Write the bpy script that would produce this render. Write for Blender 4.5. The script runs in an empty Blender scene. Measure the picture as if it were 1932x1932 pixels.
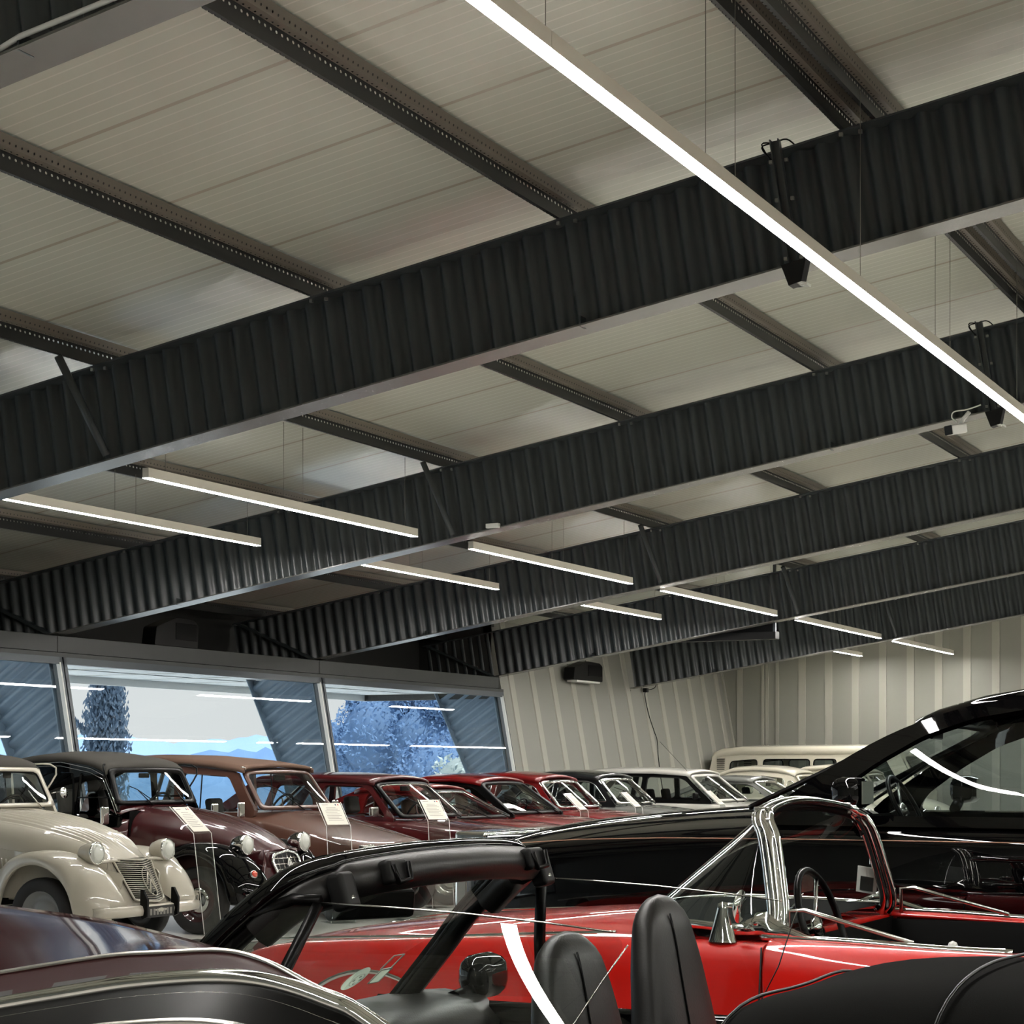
import bpy, bmesh, math, random
from mathutils import Vector, Matrix
R = math.radians
random.seed(7)
sc = bpy.context.scene
# ---------------------------------------------------------------- camera
cam = bpy.data.objects.new('camera', bpy.data.cameras.new('camera'))
sc.collection.objects.link(cam)
cam.location = (0, 0, 1.45)
cam.rotation_euler = (R(90), 0, R(26.975))
cam.data.sensor_width = 36; cam.data.sensor_fit = 'HORIZONTAL'
cam.data.lens = 36 * 3597 / 1932
cam.data.shift_y = (1453 - 966) / 1932
cam.data.clip_start = 0.05; cam.data.clip_end = 3000
sc.camera = cam
# ---------------------------------------------------------------- light and exposure
sc.view_settings.view_transform = 'Standard'; sc.view_settings.look = 'None'
sc.view_settings.gamma = 1; sc.view_settings.use_curve_mapping = False
sc.view_settings.exposure = 0.0
LED = 118.0          # radiance of the linear lamps
LEDC = (1.0, 0.97, 0.92)
w = bpy.data.worlds.new('sky'); sc.world = w; w.use_nodes = True
nt = w.node_tree; N = nt.nodes; Lk = nt.links
for n in list(N): N.remove(n)
tc = N.new('ShaderNodeTexCoord'); sx = N.new('ShaderNodeSeparateXYZ'); cr = N.new('ShaderNodeValToRGB')
bg = N.new('ShaderNodeBackground'); wo = N.new('ShaderNodeOutputWorld')
Lk.new(tc.outputs['Generated'], sx.inputs[0]); Lk.new(sx.outputs['Z'], cr.inputs[0])
e = cr.color_ramp.elements
e[0].position = 0.10; e[0].color = (0.83, 0.83, 0.81, 1)
e[1].position = 0.45; e[1].color = (0.85, 1.15, 1.6, 1)
Lk.new(cr.outputs[0], bg.inputs[0]); bg.inputs[1].default_value = 1.0
Lk.new(bg.outputs[0], wo.inputs[0])
sun = bpy.data.objects.new('sun', bpy.data.lights.new('sun', 'SUN')); sc.collection.objects.link(sun)
sun.data.energy = 8.0; sun.data.angle = R(2); sun.data.color = (1, 0.96, 0.9); sun.rotation_euler = (0, R(24), R(-15))
# ---------------------------------------------------------------- helpers
def lin(r, g, b):
    f = lambda c: (c / 255 / 12.92) if c / 255 <= 0.04045 else ((c / 255 + 0.055) / 1.055) ** 2.4
    return (f(r), f(g), f(b), 1)
def mat(name, col, rough=0.5, metal=0.0, coat=0.0, emit=None, es=0, spec=0.5, crough=0.03):
    m = bpy.data.materials.new(name); m.use_nodes = True
    p = m.node_tree.nodes['Principled BSDF']
    p.inputs['Base Color'].default_value = col if len(col) == 4 else (*col, 1)
    p.inputs['Roughness'].default_value = rough; p.inputs['Metallic'].default_value = metal
    p.inputs['Coat Weight'].default_value = coat; p.inputs['Coat Roughness'].default_value = crough
    p.inputs['Specular IOR Level'].default_value = spec
    if emit:
        p.inputs['Emission Color'].default_value = (*emit, 1); p.inputs['Emission Strength'].default_value = es
    return m
def noisebump(m, scale=200, strength=0.2, dist=0.002, mix=None):
    nt = m.node_tree; p = nt.nodes['Principled BSDF']
    t = nt.nodes.new('ShaderNodeTexCoord'); n = nt.nodes.new('ShaderNodeTexNoise'); b = nt.nodes.new('ShaderNodeBump')
    n.inputs['Scale'].default_value = scale; n.inputs['Detail'].default_value = 4
    b.inputs['Strength'].default_value = strength; b.inputs['Distance'].default_value = dist
    nt.links.new(t.outputs['Object'], n.inputs['Vector']); nt.links.new(n.outputs['Fac'], b.inputs['Height'])
    nt.links.new(b.outputs[0], p.inputs['Normal'])
    if mix:
        c = p.inputs['Base Color'].default_value[:]
        r = nt.nodes.new('ShaderNodeValToRGB'); r.color_ramp.elements[0].color = (*[v * (1 - mix) for v in c[:3]], 1)
        r.color_ramp.elements[1].color = (*[min(1, v * (1 + mix)) for v in c[:3]], 1)
        nt.links.new(n.outputs['Fac'], r.inputs[0]); nt.links.new(r.outputs[0], p.inputs['Base Color'])
    return m
def glassmat(name, tint=(0.9, 0.95, 0.93), ior=1.5, bump=0):
    m = bpy.data.materials.new(name); m.use_nodes = True; nt = m.node_tree; N = nt.nodes
    for n in list(N): N.remove(n)
    o = N.new('ShaderNodeOutputMaterial'); mx = N.new('ShaderNodeMixShader'); fr = N.new('ShaderNodeFresnel')
    tr = N.new('ShaderNodeBsdfTransparent'); gl = N.new('ShaderNodeBsdfGlossy')
    # the pane is one sheet: keep the same index on both faces
    ge = N.new('ShaderNodeNewGeometry'); mi = N.new('ShaderNodeMix'); mi.inputs[2].default_value = ior; mi.inputs[3].default_value = 1 / ior
    nt.links.new(ge.outputs['Backfacing'], mi.inputs[0]); nt.links.new(mi.outputs[0], fr.inputs[0])
    tr.inputs[0].default_value = (*tint, 1)
    gl.inputs['Roughness'].default_value = 0.0; gl.inputs[0].default_value = (1, 1, 1, 1)
    nt.links.new(fr.outputs[0], mx.inputs[0]); nt.links.new(tr.outputs[0], mx.inputs[1]); nt.links.new(gl.outputs[0], mx.inputs[2])
    nt.links.new(mx.outputs[0], o.inputs[0]); return m
class MB:
    def __init__(s): s.v = []; s.f = []; s.s = []
    def add(s, vs, fs, smooth=False):
        b = len(s.v); s.v += [tuple(p) for p in vs]; s.f += [tuple(i + b for i in f) for f in fs]; s.s += [smooth] * len(fs); return s
    def box(s, a, b):
        (x0, y0, z0), (x1, y1, z1) = a, b
        if x0 > x1: x0, x1 = x1, x0
        if y0 > y1: y0, y1 = y1, y0
        if z0 > z1: z0, z1 = z1, z0
        return s.add([(x0, y0, z0), (x1, y0, z0), (x1, y1, z0), (x0, y1, z0), (x0, y0, z1), (x1, y0, z1), (x1, y1, z1), (x0, y1, z1)],
                     [(0, 3, 2, 1), (4, 5, 6, 7), (0, 1, 5, 4), (1, 2, 6, 5), (2, 3, 7, 6), (3, 0, 4, 7)])
    def obox(s, c, size, rot=(0, 0, 0)):
        m = Matrix.LocRotScale(Vector(c), __import__('mathutils').Euler(rot), None)
        h = [v / 2 for v in size]
        vs = [m @ Vector((sx * h[0], sy * h[1], sz * h[2])) for sz in (-1, 1) for sx, sy in ((-1, -1), (1, -1), (1, 1), (-1, 1))]
        return s.add(vs, [(0, 3, 2, 1), (4, 5, 6, 7), (0, 1, 5, 4), (1, 2, 6, 5), (2, 3, 7, 6), (3, 0, 4, 7)])
    def tube(s, pts, r, n=8, closed=False, caps=True):
        pts = [Vector(p) for p in pts]; L = len(pts); rs = r if isinstance(r, (list, tuple)) else [r] * L
        rings = []; up = None
        for i, p in enumerate(pts):
            if closed: t = pts[(i + 1) % L] - pts[i - 1]
            else: t = pts[min(i + 1, L - 1)] - pts[max(i - 1, 0)]
            if t.length < 1e-9: t = Vector((0, 0, 1))
            t.normalize()
            if up is None: up = Vector((0, 0, 1)) if abs(t.z) < 0.9 else Vector((1, 0, 0))
            a = t.cross(up)
            if a.length < 1e-5: a = t.cross(Vector((0.3, 1, 0.2)))
            a.normalize(); u = a.cross(t).normalized(); up = u
            rings.append([p + (a * math.cos(2 * math.pi * k / n) + u * math.sin(2 * math.pi * k / n)) * rs[i] for k in range(n)])
        vs = [q for rg in rings for q in rg]; fs = []
        for i in range(L if closed else L - 1):
            j = (i + 1) % L
            for k in range(n): fs.append((i * n + k, i * n + (k + 1) % n, j * n + (k + 1) % n, j * n + k))
        s.add(vs, fs, True)
        if caps and not closed:
            b = len(s.v) - len(vs)
            s.f.append(tuple(b + k for k in range(n - 1, -1, -1))); s.s.append(False)
            s.f.append(tuple(b + (L - 1) * n + k for k in range(n))); s.s.append(False)
        return s
    def lathe(s, prof, n=24, M=None, smooth=True):
        """prof: (r, h) pairs about local z"""
        vs = []; fs = []
        for r, h in prof:
            for k in range(n):
                a = 2 * math.pi * k / n; v = Vector((r * math.cos(a), r * math.sin(a), h)); vs.append(M @ v if M else v)
        for i in range(len(prof) - 1):
            for k in range(n): fs.append((i * n + k, i * n + (k + 1) % n, (i + 1) * n + (k + 1) % n, (i + 1) * n + k))
        return s.add(vs, fs, smooth)
    def grid(s, rows, closed_u=False, closed_v=False, smooth=True):
        nu = len(rows); nv = len(rows[0]); vs = [p for r in rows for p in r]; fs = []
        for i in range(nu if closed_u else nu - 1):
            for j in range(nv if closed_v else nv - 1):
                i2 = (i + 1) % nu; j2 = (j + 1) % nv
                fs.append((i * nv + j, i * nv + j2, i2 * nv + j2, i2 * nv + j))
        return s.add(vs, fs, smooth)
    def prism(s, poly, f, smooth=False):
        """poly of 2D points, f(u,v,k) -> 3D for k=0,1 : closed prism"""
        n = len(poly); vs = [f(u, v, 0) for u, v in poly] + [f(u, v, 1) for u, v in poly]
        fs = [tuple(range(n - 1, -1, -1)), tuple(range(n, 2 * n))] + [(i, (i + 1) % n, n + (i + 1) % n, n + i) for i in range(n)]
        return s.add(vs, fs, smooth)
    def build(s, name, m, parent=None, solid=0, subs=0, bev=0, autos=False, fix=False, off=-1):
        me = bpy.data.meshes.new(name); me.from_pydata(s.v, [], s.f)
        for i, p in enumerate(me.polygons): p.use_smooth = s.s[i]
        if fix or bev:
            bm = bmesh.new(); bm.from_mesh(me); bmesh.ops.remove_doubles(bm, verts=bm.verts, dist=1e-5)
            bmesh.ops.recalc_face_normals(bm, faces=bm.faces); bm.to_mesh(me); bm.free()
        me.materials.append(m); o = bpy.data.objects.new(name, me); sc.collection.objects.link(o)
        if parent: o.parent = parent
        if bev:
            b = o.modifiers.new('b', 'BEVEL'); b.width = bev; b.segments = 3; b.limit_method = 'ANGLE'; b.angle_limit = R(35)
            for p in me.polygons: p.use_smooth = True
        if subs: q = o.modifiers.new('s', 'SUBSURF'); q.levels = subs; q.render_levels = subs
        if solid: q = o.modifiers.new('t', 'SOLIDIFY'); q.thickness = solid; q.offset = off
        if autos or bev: q = o.modifiers.new('w', 'WEIGHTED_NORMAL')
        me.update(); return o
def thing(name, label, cat, loc=(0, 0, 0), rz=0, group=None):
    o = bpy.data.objects.new(name, None); sc.collection.objects.link(o); o.location = loc; o.rotation_euler = (0, 0, rz)
    return tag(o, label, cat, group)
def tag(o, label, cat, group=None, kind=None):
    o['label'] = label; o['category'] = cat
    if group: o['group'] = group
    if kind: o['kind'] = kind
    return o
def struct(o, label=None):
    o['kind'] = 'structure'
    if label: o['label'] = label
    return o
def copy_tree(o, parent=None):
    c = o.copy(); sc.collection.objects.link(c)
    if parent: c.parent = parent
    for ch in [x for x in o.children]: copy_tree(ch, c)
    return c
def lerp(a, b, t): return a + (b - a) * t
def interp(x, pts):
    if x <= pts[0][0]: return pts[0][1]
    for (a, va), (b, vb) in zip(pts, pts[1:]):
        if x <= b: return va + (vb - va) * (x - a) / (b - a)
    return pts[-1][1]
def sinterp(x, pts):
    """smooth (catmull) interpolation through x-sorted points"""
    if x <= pts[0][0]: return pts[0][1]
    if x >= pts[-1][0]: return pts[-1][1]
    for i in range(len(pts) - 1):
        if x <= pts[i + 1][0]: break
    x0, y0 = pts[i]; x1, y1 = pts[i + 1]
    def sl(k):
        if k == 0 or k == len(pts) - 1:
            a, b = (0, 1) if k == 0 else (k - 1, k)
        else: a, b = k - 1, k + 1
        return (pts[b][1] - pts[a][1]) / (pts[b][0] - pts[a][0])
    h = x1 - x0; t = (x - x0) / h; m0 = sl(i) * h; m1 = sl(i + 1) * h
    return (2*t**3 - 3*t*t + 1) * y0 + (t**3 - 2*t*t + t) * m0 + (-2*t**3 + 3*t*t) * y1 + (t**3 - t*t) * m1
def rounded(poly, r, n=5):
    """fillet the corners of a closed 2D polygon; r number or per-corner list"""
    out = []; L = len(poly)
    for i, p in enumerate(poly):
        p = Vector(p); a = Vector(poly[i - 1]) - p; b = Vector(poly[(i + 1) % L]) - p
        rr = r[i] if isinstance(r, (list, tuple)) else r
        q = min(rr, a.length * 0.48, b.length * 0.48)
        if q < 1e-4: out.append(tuple(p)); continue
        A = p + a.normalized() * q; B = p + b.normalized() * q
        for k in range(n + 1):
            t = k / n; out.append(tuple(A * (1 - t) ** 2 + p * 2 * t * (1 - t) + B * t * t))
    return out
def panel(outer, holes, f, name, m, parent, thick=0.02, off=-1, maxe=0):
    """planar polygon with holes, mapped to 3D by f(u,v) and given thickness"""
    bm = bmesh.new(); es = []
    for loop in [outer] + holes:
        vs = [bm.verts.new((u, v, 0)) for u, v in loop]
        es += [bm.edges.new((vs[i], vs[(i + 1) % len(vs)])) for i in range(len(vs))]
    bmesh.ops.triangle_fill(bm, use_beauty=True, use_dissolve=False, edges=es, normal=(0, 0, 1))
    if maxe:
        for _ in range(2):
            ee = [e for e in bm.edges if e.calc_length() > maxe]
            if ee: bmesh.ops.subdivide_edges(bm, edges=ee, cuts=1); bmesh.ops.triangulate(bm, faces=bm.faces)
    bm.faces.ensure_lookup_table()
    for v in bm.verts: v.co = Vector(f(v.co.x, v.co.y))
    bmesh.ops.recalc_face_normals(bm, faces=bm.faces)
    me = bpy.data.meshes.new(name); bm.to_mesh(me); bm.free(); me.materials.append(m)
    o = bpy.data.objects.new(name, me); sc.collection.objects.link(o); o.parent = parent
    if thick: q = o.modifiers.new('t', 'SOLIDIFY'); q.thickness = thick; q.offset = off
    return o
def ringpanel(outer, inner, f, name, m, parent, thick=0.02, off=0):
    """ring between two equally long loops"""
    rows = [[f(u, v) for u, v in outer], [f(lerp(a[0], b[0], .5), lerp(a[1], b[1], .5)) for a, b in zip(outer, inner)], [f(u, v) for u, v in inner]]
    return MB().grid(rows, closed_v=True).build(name, m, parent, solid=thick, off=off)
def disc(inner, f, name, m, parent, rings=5):
    cx = sum(p[0] for p in inner) / len(inner); cy = sum(p[1] for p in inner) / len(inner)
    rows = [[f(lerp(cx, u, k / rings), lerp(cy, v, k / rings)) for u, v in inner] for k in range(rings, 0, -1)]
    b = MB().grid(rows, closed_v=True); b.add([f(cx, cy)] + rows[-1], [(0, i + 1, (i + 1) % len(inner) + 1) for i in range(len(inner))], True)
    return b.build(name, m, parent, fix=True)
def resample(poly, n):
    P = [Vector(p) for p in poly]; L = len(P); d = [0]
    for i in range(L): d.append(d[-1] + (P[(i + 1) % L] - P[i]).length)
    out = []
    for k in range(n):
        t = d[-1] * k / n
        for i in range(L):
            if t <= d[i + 1]: break
        q = (t - d[i]) / max(1e-9, d[i + 1] - d[i]); out.append(tuple(P[i].lerp(P[(i + 1) % L], q)))
    return out
# ---------------------------------------------------------------- materials of the building
M = {}
M['beam'] = noisebump(mat('dark_steel_paint', lin(58, 63, 64), 0.34, 0, 0.0), 900, 0.15, 0.001)
M['flange'] = noisebump(mat('flange_paint', lin(92, 92, 88), 0.22, 0.0, spec=.8), 500, 0.3, 0.001)
M['galv'] = mat('zinc_bolt', lin(150, 150, 145), 0.35, 0.8)
M['header'] = noisebump(mat('header_steel', lin(48, 51, 50), 0.45, 0.1), 6, 0.1, 0.01, mix=0.12)
M['alu'] = mat('aluminium_profile', lin(70, 76, 80), 0.35, 0.4)
M['black'] = mat('black_plastic', lin(11, 11, 11), 0.5, spec=.25)
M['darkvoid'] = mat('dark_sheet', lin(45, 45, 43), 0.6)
M['lamp_body'] = mat('lamp_housing', lin(228, 223, 210), 0.4)
M['led'] = mat('led_diffuser', (1, 1, 1), 0.5, emit=LEDC, es=LED)
M['white'] = mat('white_plastic', lin(225, 225, 220), 0.4)
M['cable'] = mat('cable_steel', lin(120, 118, 110), 0.4, 0.5)
M['glass'] = glassmat('window_glass', (0.88, 0.94, 0.97))
M['soffit'] = mat('soffit_white', lin(245, 244, 240), 0.8)
M['column'] = mat('column_paint', lin(125, 142, 158), 0.45)
def striped_y(name, base, rib, pitch, wid, axis='Y', extra=None, rough=0.4, metal=0.0):
    """sheet metal: fine raised ribs repeated along an axis (a pattern of the sheet itself)"""
    m = mat(name, base, rough, metal); nt = m.node_tree; p = nt.nodes['Principled BSDF']
    t = nt.nodes.new('ShaderNodeTexCoord'); s = nt.nodes.new('ShaderNodeSeparateXYZ'); nt.links.new(t.outputs['Object'], s.inputs[0])
    def math_(op, a, b=None):
        n = nt.nodes.new('ShaderNodeMath'); n.operation = op
        for i, q in enumerate((a, b)):
            if q is None: continue
            if isinstance(q, (int, float)): n.inputs[i].default_value = q
            else: nt.links.new(q, n.inputs[i])
        return n.outputs[0]
    def band(src, pitch, wid, off=0.0):
        u = math_('FRACT', math_('ADD', math_('DIVIDE', src, pitch), off)); return math_('LESS_THAN', u, wid / pitch)
    src = s.outputs[axis]; f = band(src, pitch, wid)
    mx = nt.nodes.new('ShaderNodeMix'); mx.data_type = 'RGBA'; nt.links.new(f, mx.inputs[0]); mx.inputs[6].default_value = base; mx.inputs[7].default_value = rib
    out = mx.outputs[2]; h = f
    if extra:
        p2, w2, c2 = extra; g = band(src, p2, w2, 0.37)
        m2 = nt.nodes.new('ShaderNodeMix'); m2.data_type = 'RGBA'; nt.links.new(g, m2.inputs[0]); nt.links.new(out, m2.inputs[6]); m2.inputs[7].default_value = c2; out = m2.outputs[2]
    bp = nt.nodes.new('ShaderNodeBump'); bp.inputs['Distance'].default_value = 0.003; bp.inputs['Strength'].default_value = 0.5
    nt.links.new(h, bp.inputs['Height']); nt.links.new(bp.outputs[0], p.inputs['Normal']); nt.links.new(out, p.inputs['Base Color']); return m
M['ceiling'] = striped_y('roof_sheet', lin(189, 191, 178), lin(206, 207, 195), 0.1, 0.012, 'Y', (1.1, 0.035, lin(165, 160, 145)), 0.24)
M['ceiling'].node_tree.nodes['Principled BSDF'].inputs['Specular IOR Level'].default_value = 0.75
M['wall_sheet'] = mat('wall_sheet', lin(138, 138, 130), 0.5)
M['wall_rib'] = mat('wall_rib', lin(162, 160, 150), 0.5)
M['floor'] = noisebump(mat('polished_floor', lin(205, 202, 195), 0.22), 3, 0.05, 0.002, mix=0.05)
def holed(name, base, axis, pitch, r, rows, across='H', rough=0.45):
    """sheet with round punched holes: the holes are really open"""
    m = mat(name, base, rough); nt = m.node_tree; p = nt.nodes['Principled BSDF']; o = nt.nodes['Material Output']
    uv = nt.nodes.new('ShaderNodeUVMap'); s = nt.nodes.new('ShaderNodeSeparateXYZ'); nt.links.new(uv.outputs[0], s.inputs[0])
    def mt(op, a, b=None):
        n = nt.nodes.new('ShaderNodeMath'); n.operation = op
        for i, q in enumerate((a, b)):
            if q is None: continue
            if isinstance(q, (int, float)): n.inputs[i].default_value = q
            else: nt.links.new(q, n.inputs[i])
        return n.outputs[0]
    du = mt('SUBTRACT', mt('FRACT', mt('DIVIDE', s.outputs[0], pitch)), 0.5); du = mt('MULTIPLY', du, pitch)
    tot = None
    for c in rows:
        dv = mt('SUBTRACT', s.outputs[1], c); d = mt('SQRT', mt('ADD', mt('MULTIPLY', du, du), mt('MULTIPLY', dv, dv))); q = mt('LESS_THAN', d, r)
        tot = q if tot is None else mt('MAXIMUM', tot, q)
    tr = nt.nodes.new('ShaderNodeBsdfTransparent'); mx = nt.nodes.new('ShaderNodeMixShader')
    nt.links.new(tot, mx.inputs[0]); nt.links.new(p.outputs[0], mx.inputs[1]); nt.links.new(tr.outputs[0], mx.inputs[2]); nt.links.new(mx.outputs[0], o.inputs[0]); return m
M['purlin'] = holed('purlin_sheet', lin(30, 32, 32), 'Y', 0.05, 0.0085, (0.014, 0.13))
M['purlin_lit'] = holed('purlin_sheet_lit', lin(104, 98, 88), 'Y', 0.05, 0.007, (0.012, .065))  # lighter brown than the web: floor light on the upper band put into colour
SL = 0.1534
def zbot(x): return 2.955 + SL * (x + 14.07)        # underside of the beams
def ztop(x): return 3.69 + SL * (x + 14.07)         # top of the beams, purlins sit here
def zceil(x): return ztop(x) + 0.2
RIDGE = 2.6
def mir(fn, x): return fn(x) if x <= RIDGE else fn(2 * RIDGE - x)
YF = 37.5; XL0 = -13.8; LEAN = -0.182
def xw(z): return XL0 + LEAN * (z - 1.45)
BEAMS = [0.56, 5.86, 11.16, 16.46, 21.8, 27.1, 32.4]
# floor, ceiling, walls
struct(MB().box((-15.0, -7, -0.12), (19, YF + 0.3, 0)).build('floor', M['floor']))
cl = MB()
for a, b in ((-16.6, RIDGE), (RIDGE, 19)):
    cl.add([(a, -7, mir(zceil, a)), (b, -7, mir(zceil, b)), (b, YF + .3, mir(zceil, b)), (a, YF + .3, mir(zceil, a)),
            (a, -7, mir(zceil, a) + .1), (b, -7, mir(zceil, b) + .1), (b, YF + .3, mir(zceil, b) + .1), (a, YF + .3, mir(zceil, a) + .1)],
           [(0, 3, 2, 1), (4, 5, 6, 7), (0, 1, 5, 4), (1, 2, 6, 5), (2, 3, 7, 6), (3, 0, 4, 7)])
struct(cl.build('ceiling', M['ceiling']))
wf = MB(); wr = MB()
wf.box((-16, YF, 0), (19, YF + 0.15, 6.6))
fs = struct(wf.build('wall_far', M['wall_sheet']))
x = -13.766
ribs = []
for k, c in enumerate([(-13.824, -13.708), (-13.291, -13.23), (-13.2, -13.141), (-12.98, -12.911), (-12.49, -12.343)]): ribs.append(c)
x = -11.855
while x < 18: ribs.append((x - .075, x + .075)); x += 0.564
for a, b in ribs: wr.box((a, YF - 0.02, 0), (b, YF, 6.5))
wr.build('wall_rib', M['wall_rib'], fs)
# inclined left wall: cladding beyond the windows
def onl(y, z, d=0): return (xw(z) + d, y, z)
cladm = MB(); ZC = 3.95
cladm.add([onl(27.2, 0), onl(YF, 0), onl(YF, ZC), onl(27.2, ZC), onl(27.2, 0, -.15), onl(YF, 0, -.15), onl(YF, ZC, -.15), onl(27.2, ZC, -.15)],
          [(0, 1, 2, 3), (7, 6, 5, 4), (0, 4, 5, 1), (1, 5, 6, 2), (2, 6, 7, 3), (3, 7, 4, 0)])
cw = struct(cladm.build('wall_left', M['wall_sheet']))
rb = MB(); y = 27.5
while y < YF - .1:
    rb.add([onl(y, 0, .02), onl(y + .17, 0, .02), onl(y + .17, ZC, .02), onl(y, ZC, .02), onl(y - .01, 0), onl(y + .18, 0), onl(y + .18, ZC), onl(y - .01, ZC)],
           [(0, 1, 2, 3), (0, 3, 7, 4), (1, 5, 6, 2)]); y += 0.79
rb.add([onl(YF - .08, 0, .03), onl(YF, 0, .03), onl(YF, ZC, .03), onl(YF - .08, ZC, .03), onl(YF - .08, 0), onl(YF - .08, ZC)], [(0, 1, 2, 3), (0, 3, 5, 4)])
rb.build('wall_rib', M['wall_rib'], cw)
struct(MB().box((18.9, -7, 0), (19, YF, 5)).build('wall_right', M['wall_sheet']))
struct(MB().box((-16, -7.1, 0), (19, -7, 7)).build('wall_near', M['wall_sheet']))
# upper closing wall, dark grey for the unlit void behind the header, soffit of the overhang outside, fascia
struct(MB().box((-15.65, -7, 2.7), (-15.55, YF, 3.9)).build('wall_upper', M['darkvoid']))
so = MB().box((-16.6, -7, 2.70), (-14.2, 27.3, 2.74)); 
so = struct(so.build('trim_1', M['soffit'], None), 'white soffit boards of the roof overhang outside the windows')
js = MB(); y = -6.5
while y < 27.3: js.box((-16.6, y, 2.694), (-14.2, y + .014, 2.70)); y += 1.2
js.build('joint', mat('soffit_joint', lin(205, 203, 196), .7), so)
struct(MB().box((-16.66, -7, 2.6), (-16.6, 27.3, 3.9)).build('trim_2', M['soffit']))
struct(MB().box((-14.22, 27.2, 2.6), (-16.6, 27.3, 3.9)).build('trim_3', M['darkvoid']))
# header over the glazing
hd = MB(); hd.box((-14.32, -7, 2.757), (-14.07, 27.25, 2.94)); hd.box((-14.32, -7, 2.69), (-14.02, 27.25, 2.75))
hdo = struct(hd.build('trim_4', M['header'], bev=0.004), 'dark grey steel header beam running above the glazing')
jn = MB()
for y in BEAMS: jn.box((-14.071, y + .08, 2.75), (-14.066, y + .09, 2.94))
jn.build('joint', M['darkvoid'], hdo)
# glazing: one window per bay
edges = [-7, 0.6, 5.95, 11.25, 16.54, 21.82, 27.2]
for i in range(6):
    y0, y1 = edges[i], edges[i + 1]
    def q(y, z, d=0): return onl(y, z, d)
    f = MB()
    for (ya, yb) in ((y0, y0 + .05), (y1 - .07, y1 - .02)):
        f.add([q(ya, .1, .04), q(yb, .1, .04), q(yb, 2.7, .04), q(ya, 2.7, .04), q(ya, .1, -.06), q(yb, .1, -.06), q(yb, 2.7, -.06), q(ya, 2.7, -.06)],
              [(0, 1, 2, 3), (7, 6, 5, 4), (0, 3, 7, 4), (1, 5, 6, 2), (0, 4, 5, 1), (3, 2, 6, 7)])
    for za, zb in ((0.0, .1), (2.62, 2.70)):
        f.add([q(y0, za, .04), q(y1 - .02, za, .04), q(y1 - .02, zb, .04), q(y0, zb, .04), q(y0, za, -.06), q(y1 - .02, za, -.06), q(y1 - .02, zb, -.06), q(y0, zb, -.06)],
              [(0, 1, 2, 3), (7, 6, 5, 4), (0, 3, 7, 4), (1, 5, 6, 2), (0, 4, 5, 1), (3, 2, 6, 7)])
    fr = struct(f.build('window_%d' % (i + 1), M['alu']), 'large inclined pane between the portal columns')
    MB().add([q(y0 + .04, .09), q(y1 - .06, .09), q(y1 - .06, 2.63), q(y0 + .04, 2.63)], [(0, 1, 2, 3)]).build('pane', M['glass'], fr)
    MB().add([q(y1 - .085, .1, .05), q(y1 - .065, .1, .05), q(y1 - .065, 2.64, .05), q(y1 - .085, 2.64, .05), q(y1 - .085, .1, .0), q(y1 - .085, 2.64, 0)],
             [(0, 1, 2, 3), (0, 3, 5, 4)]).build('glazing_bead', M['white'], fr)
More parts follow.
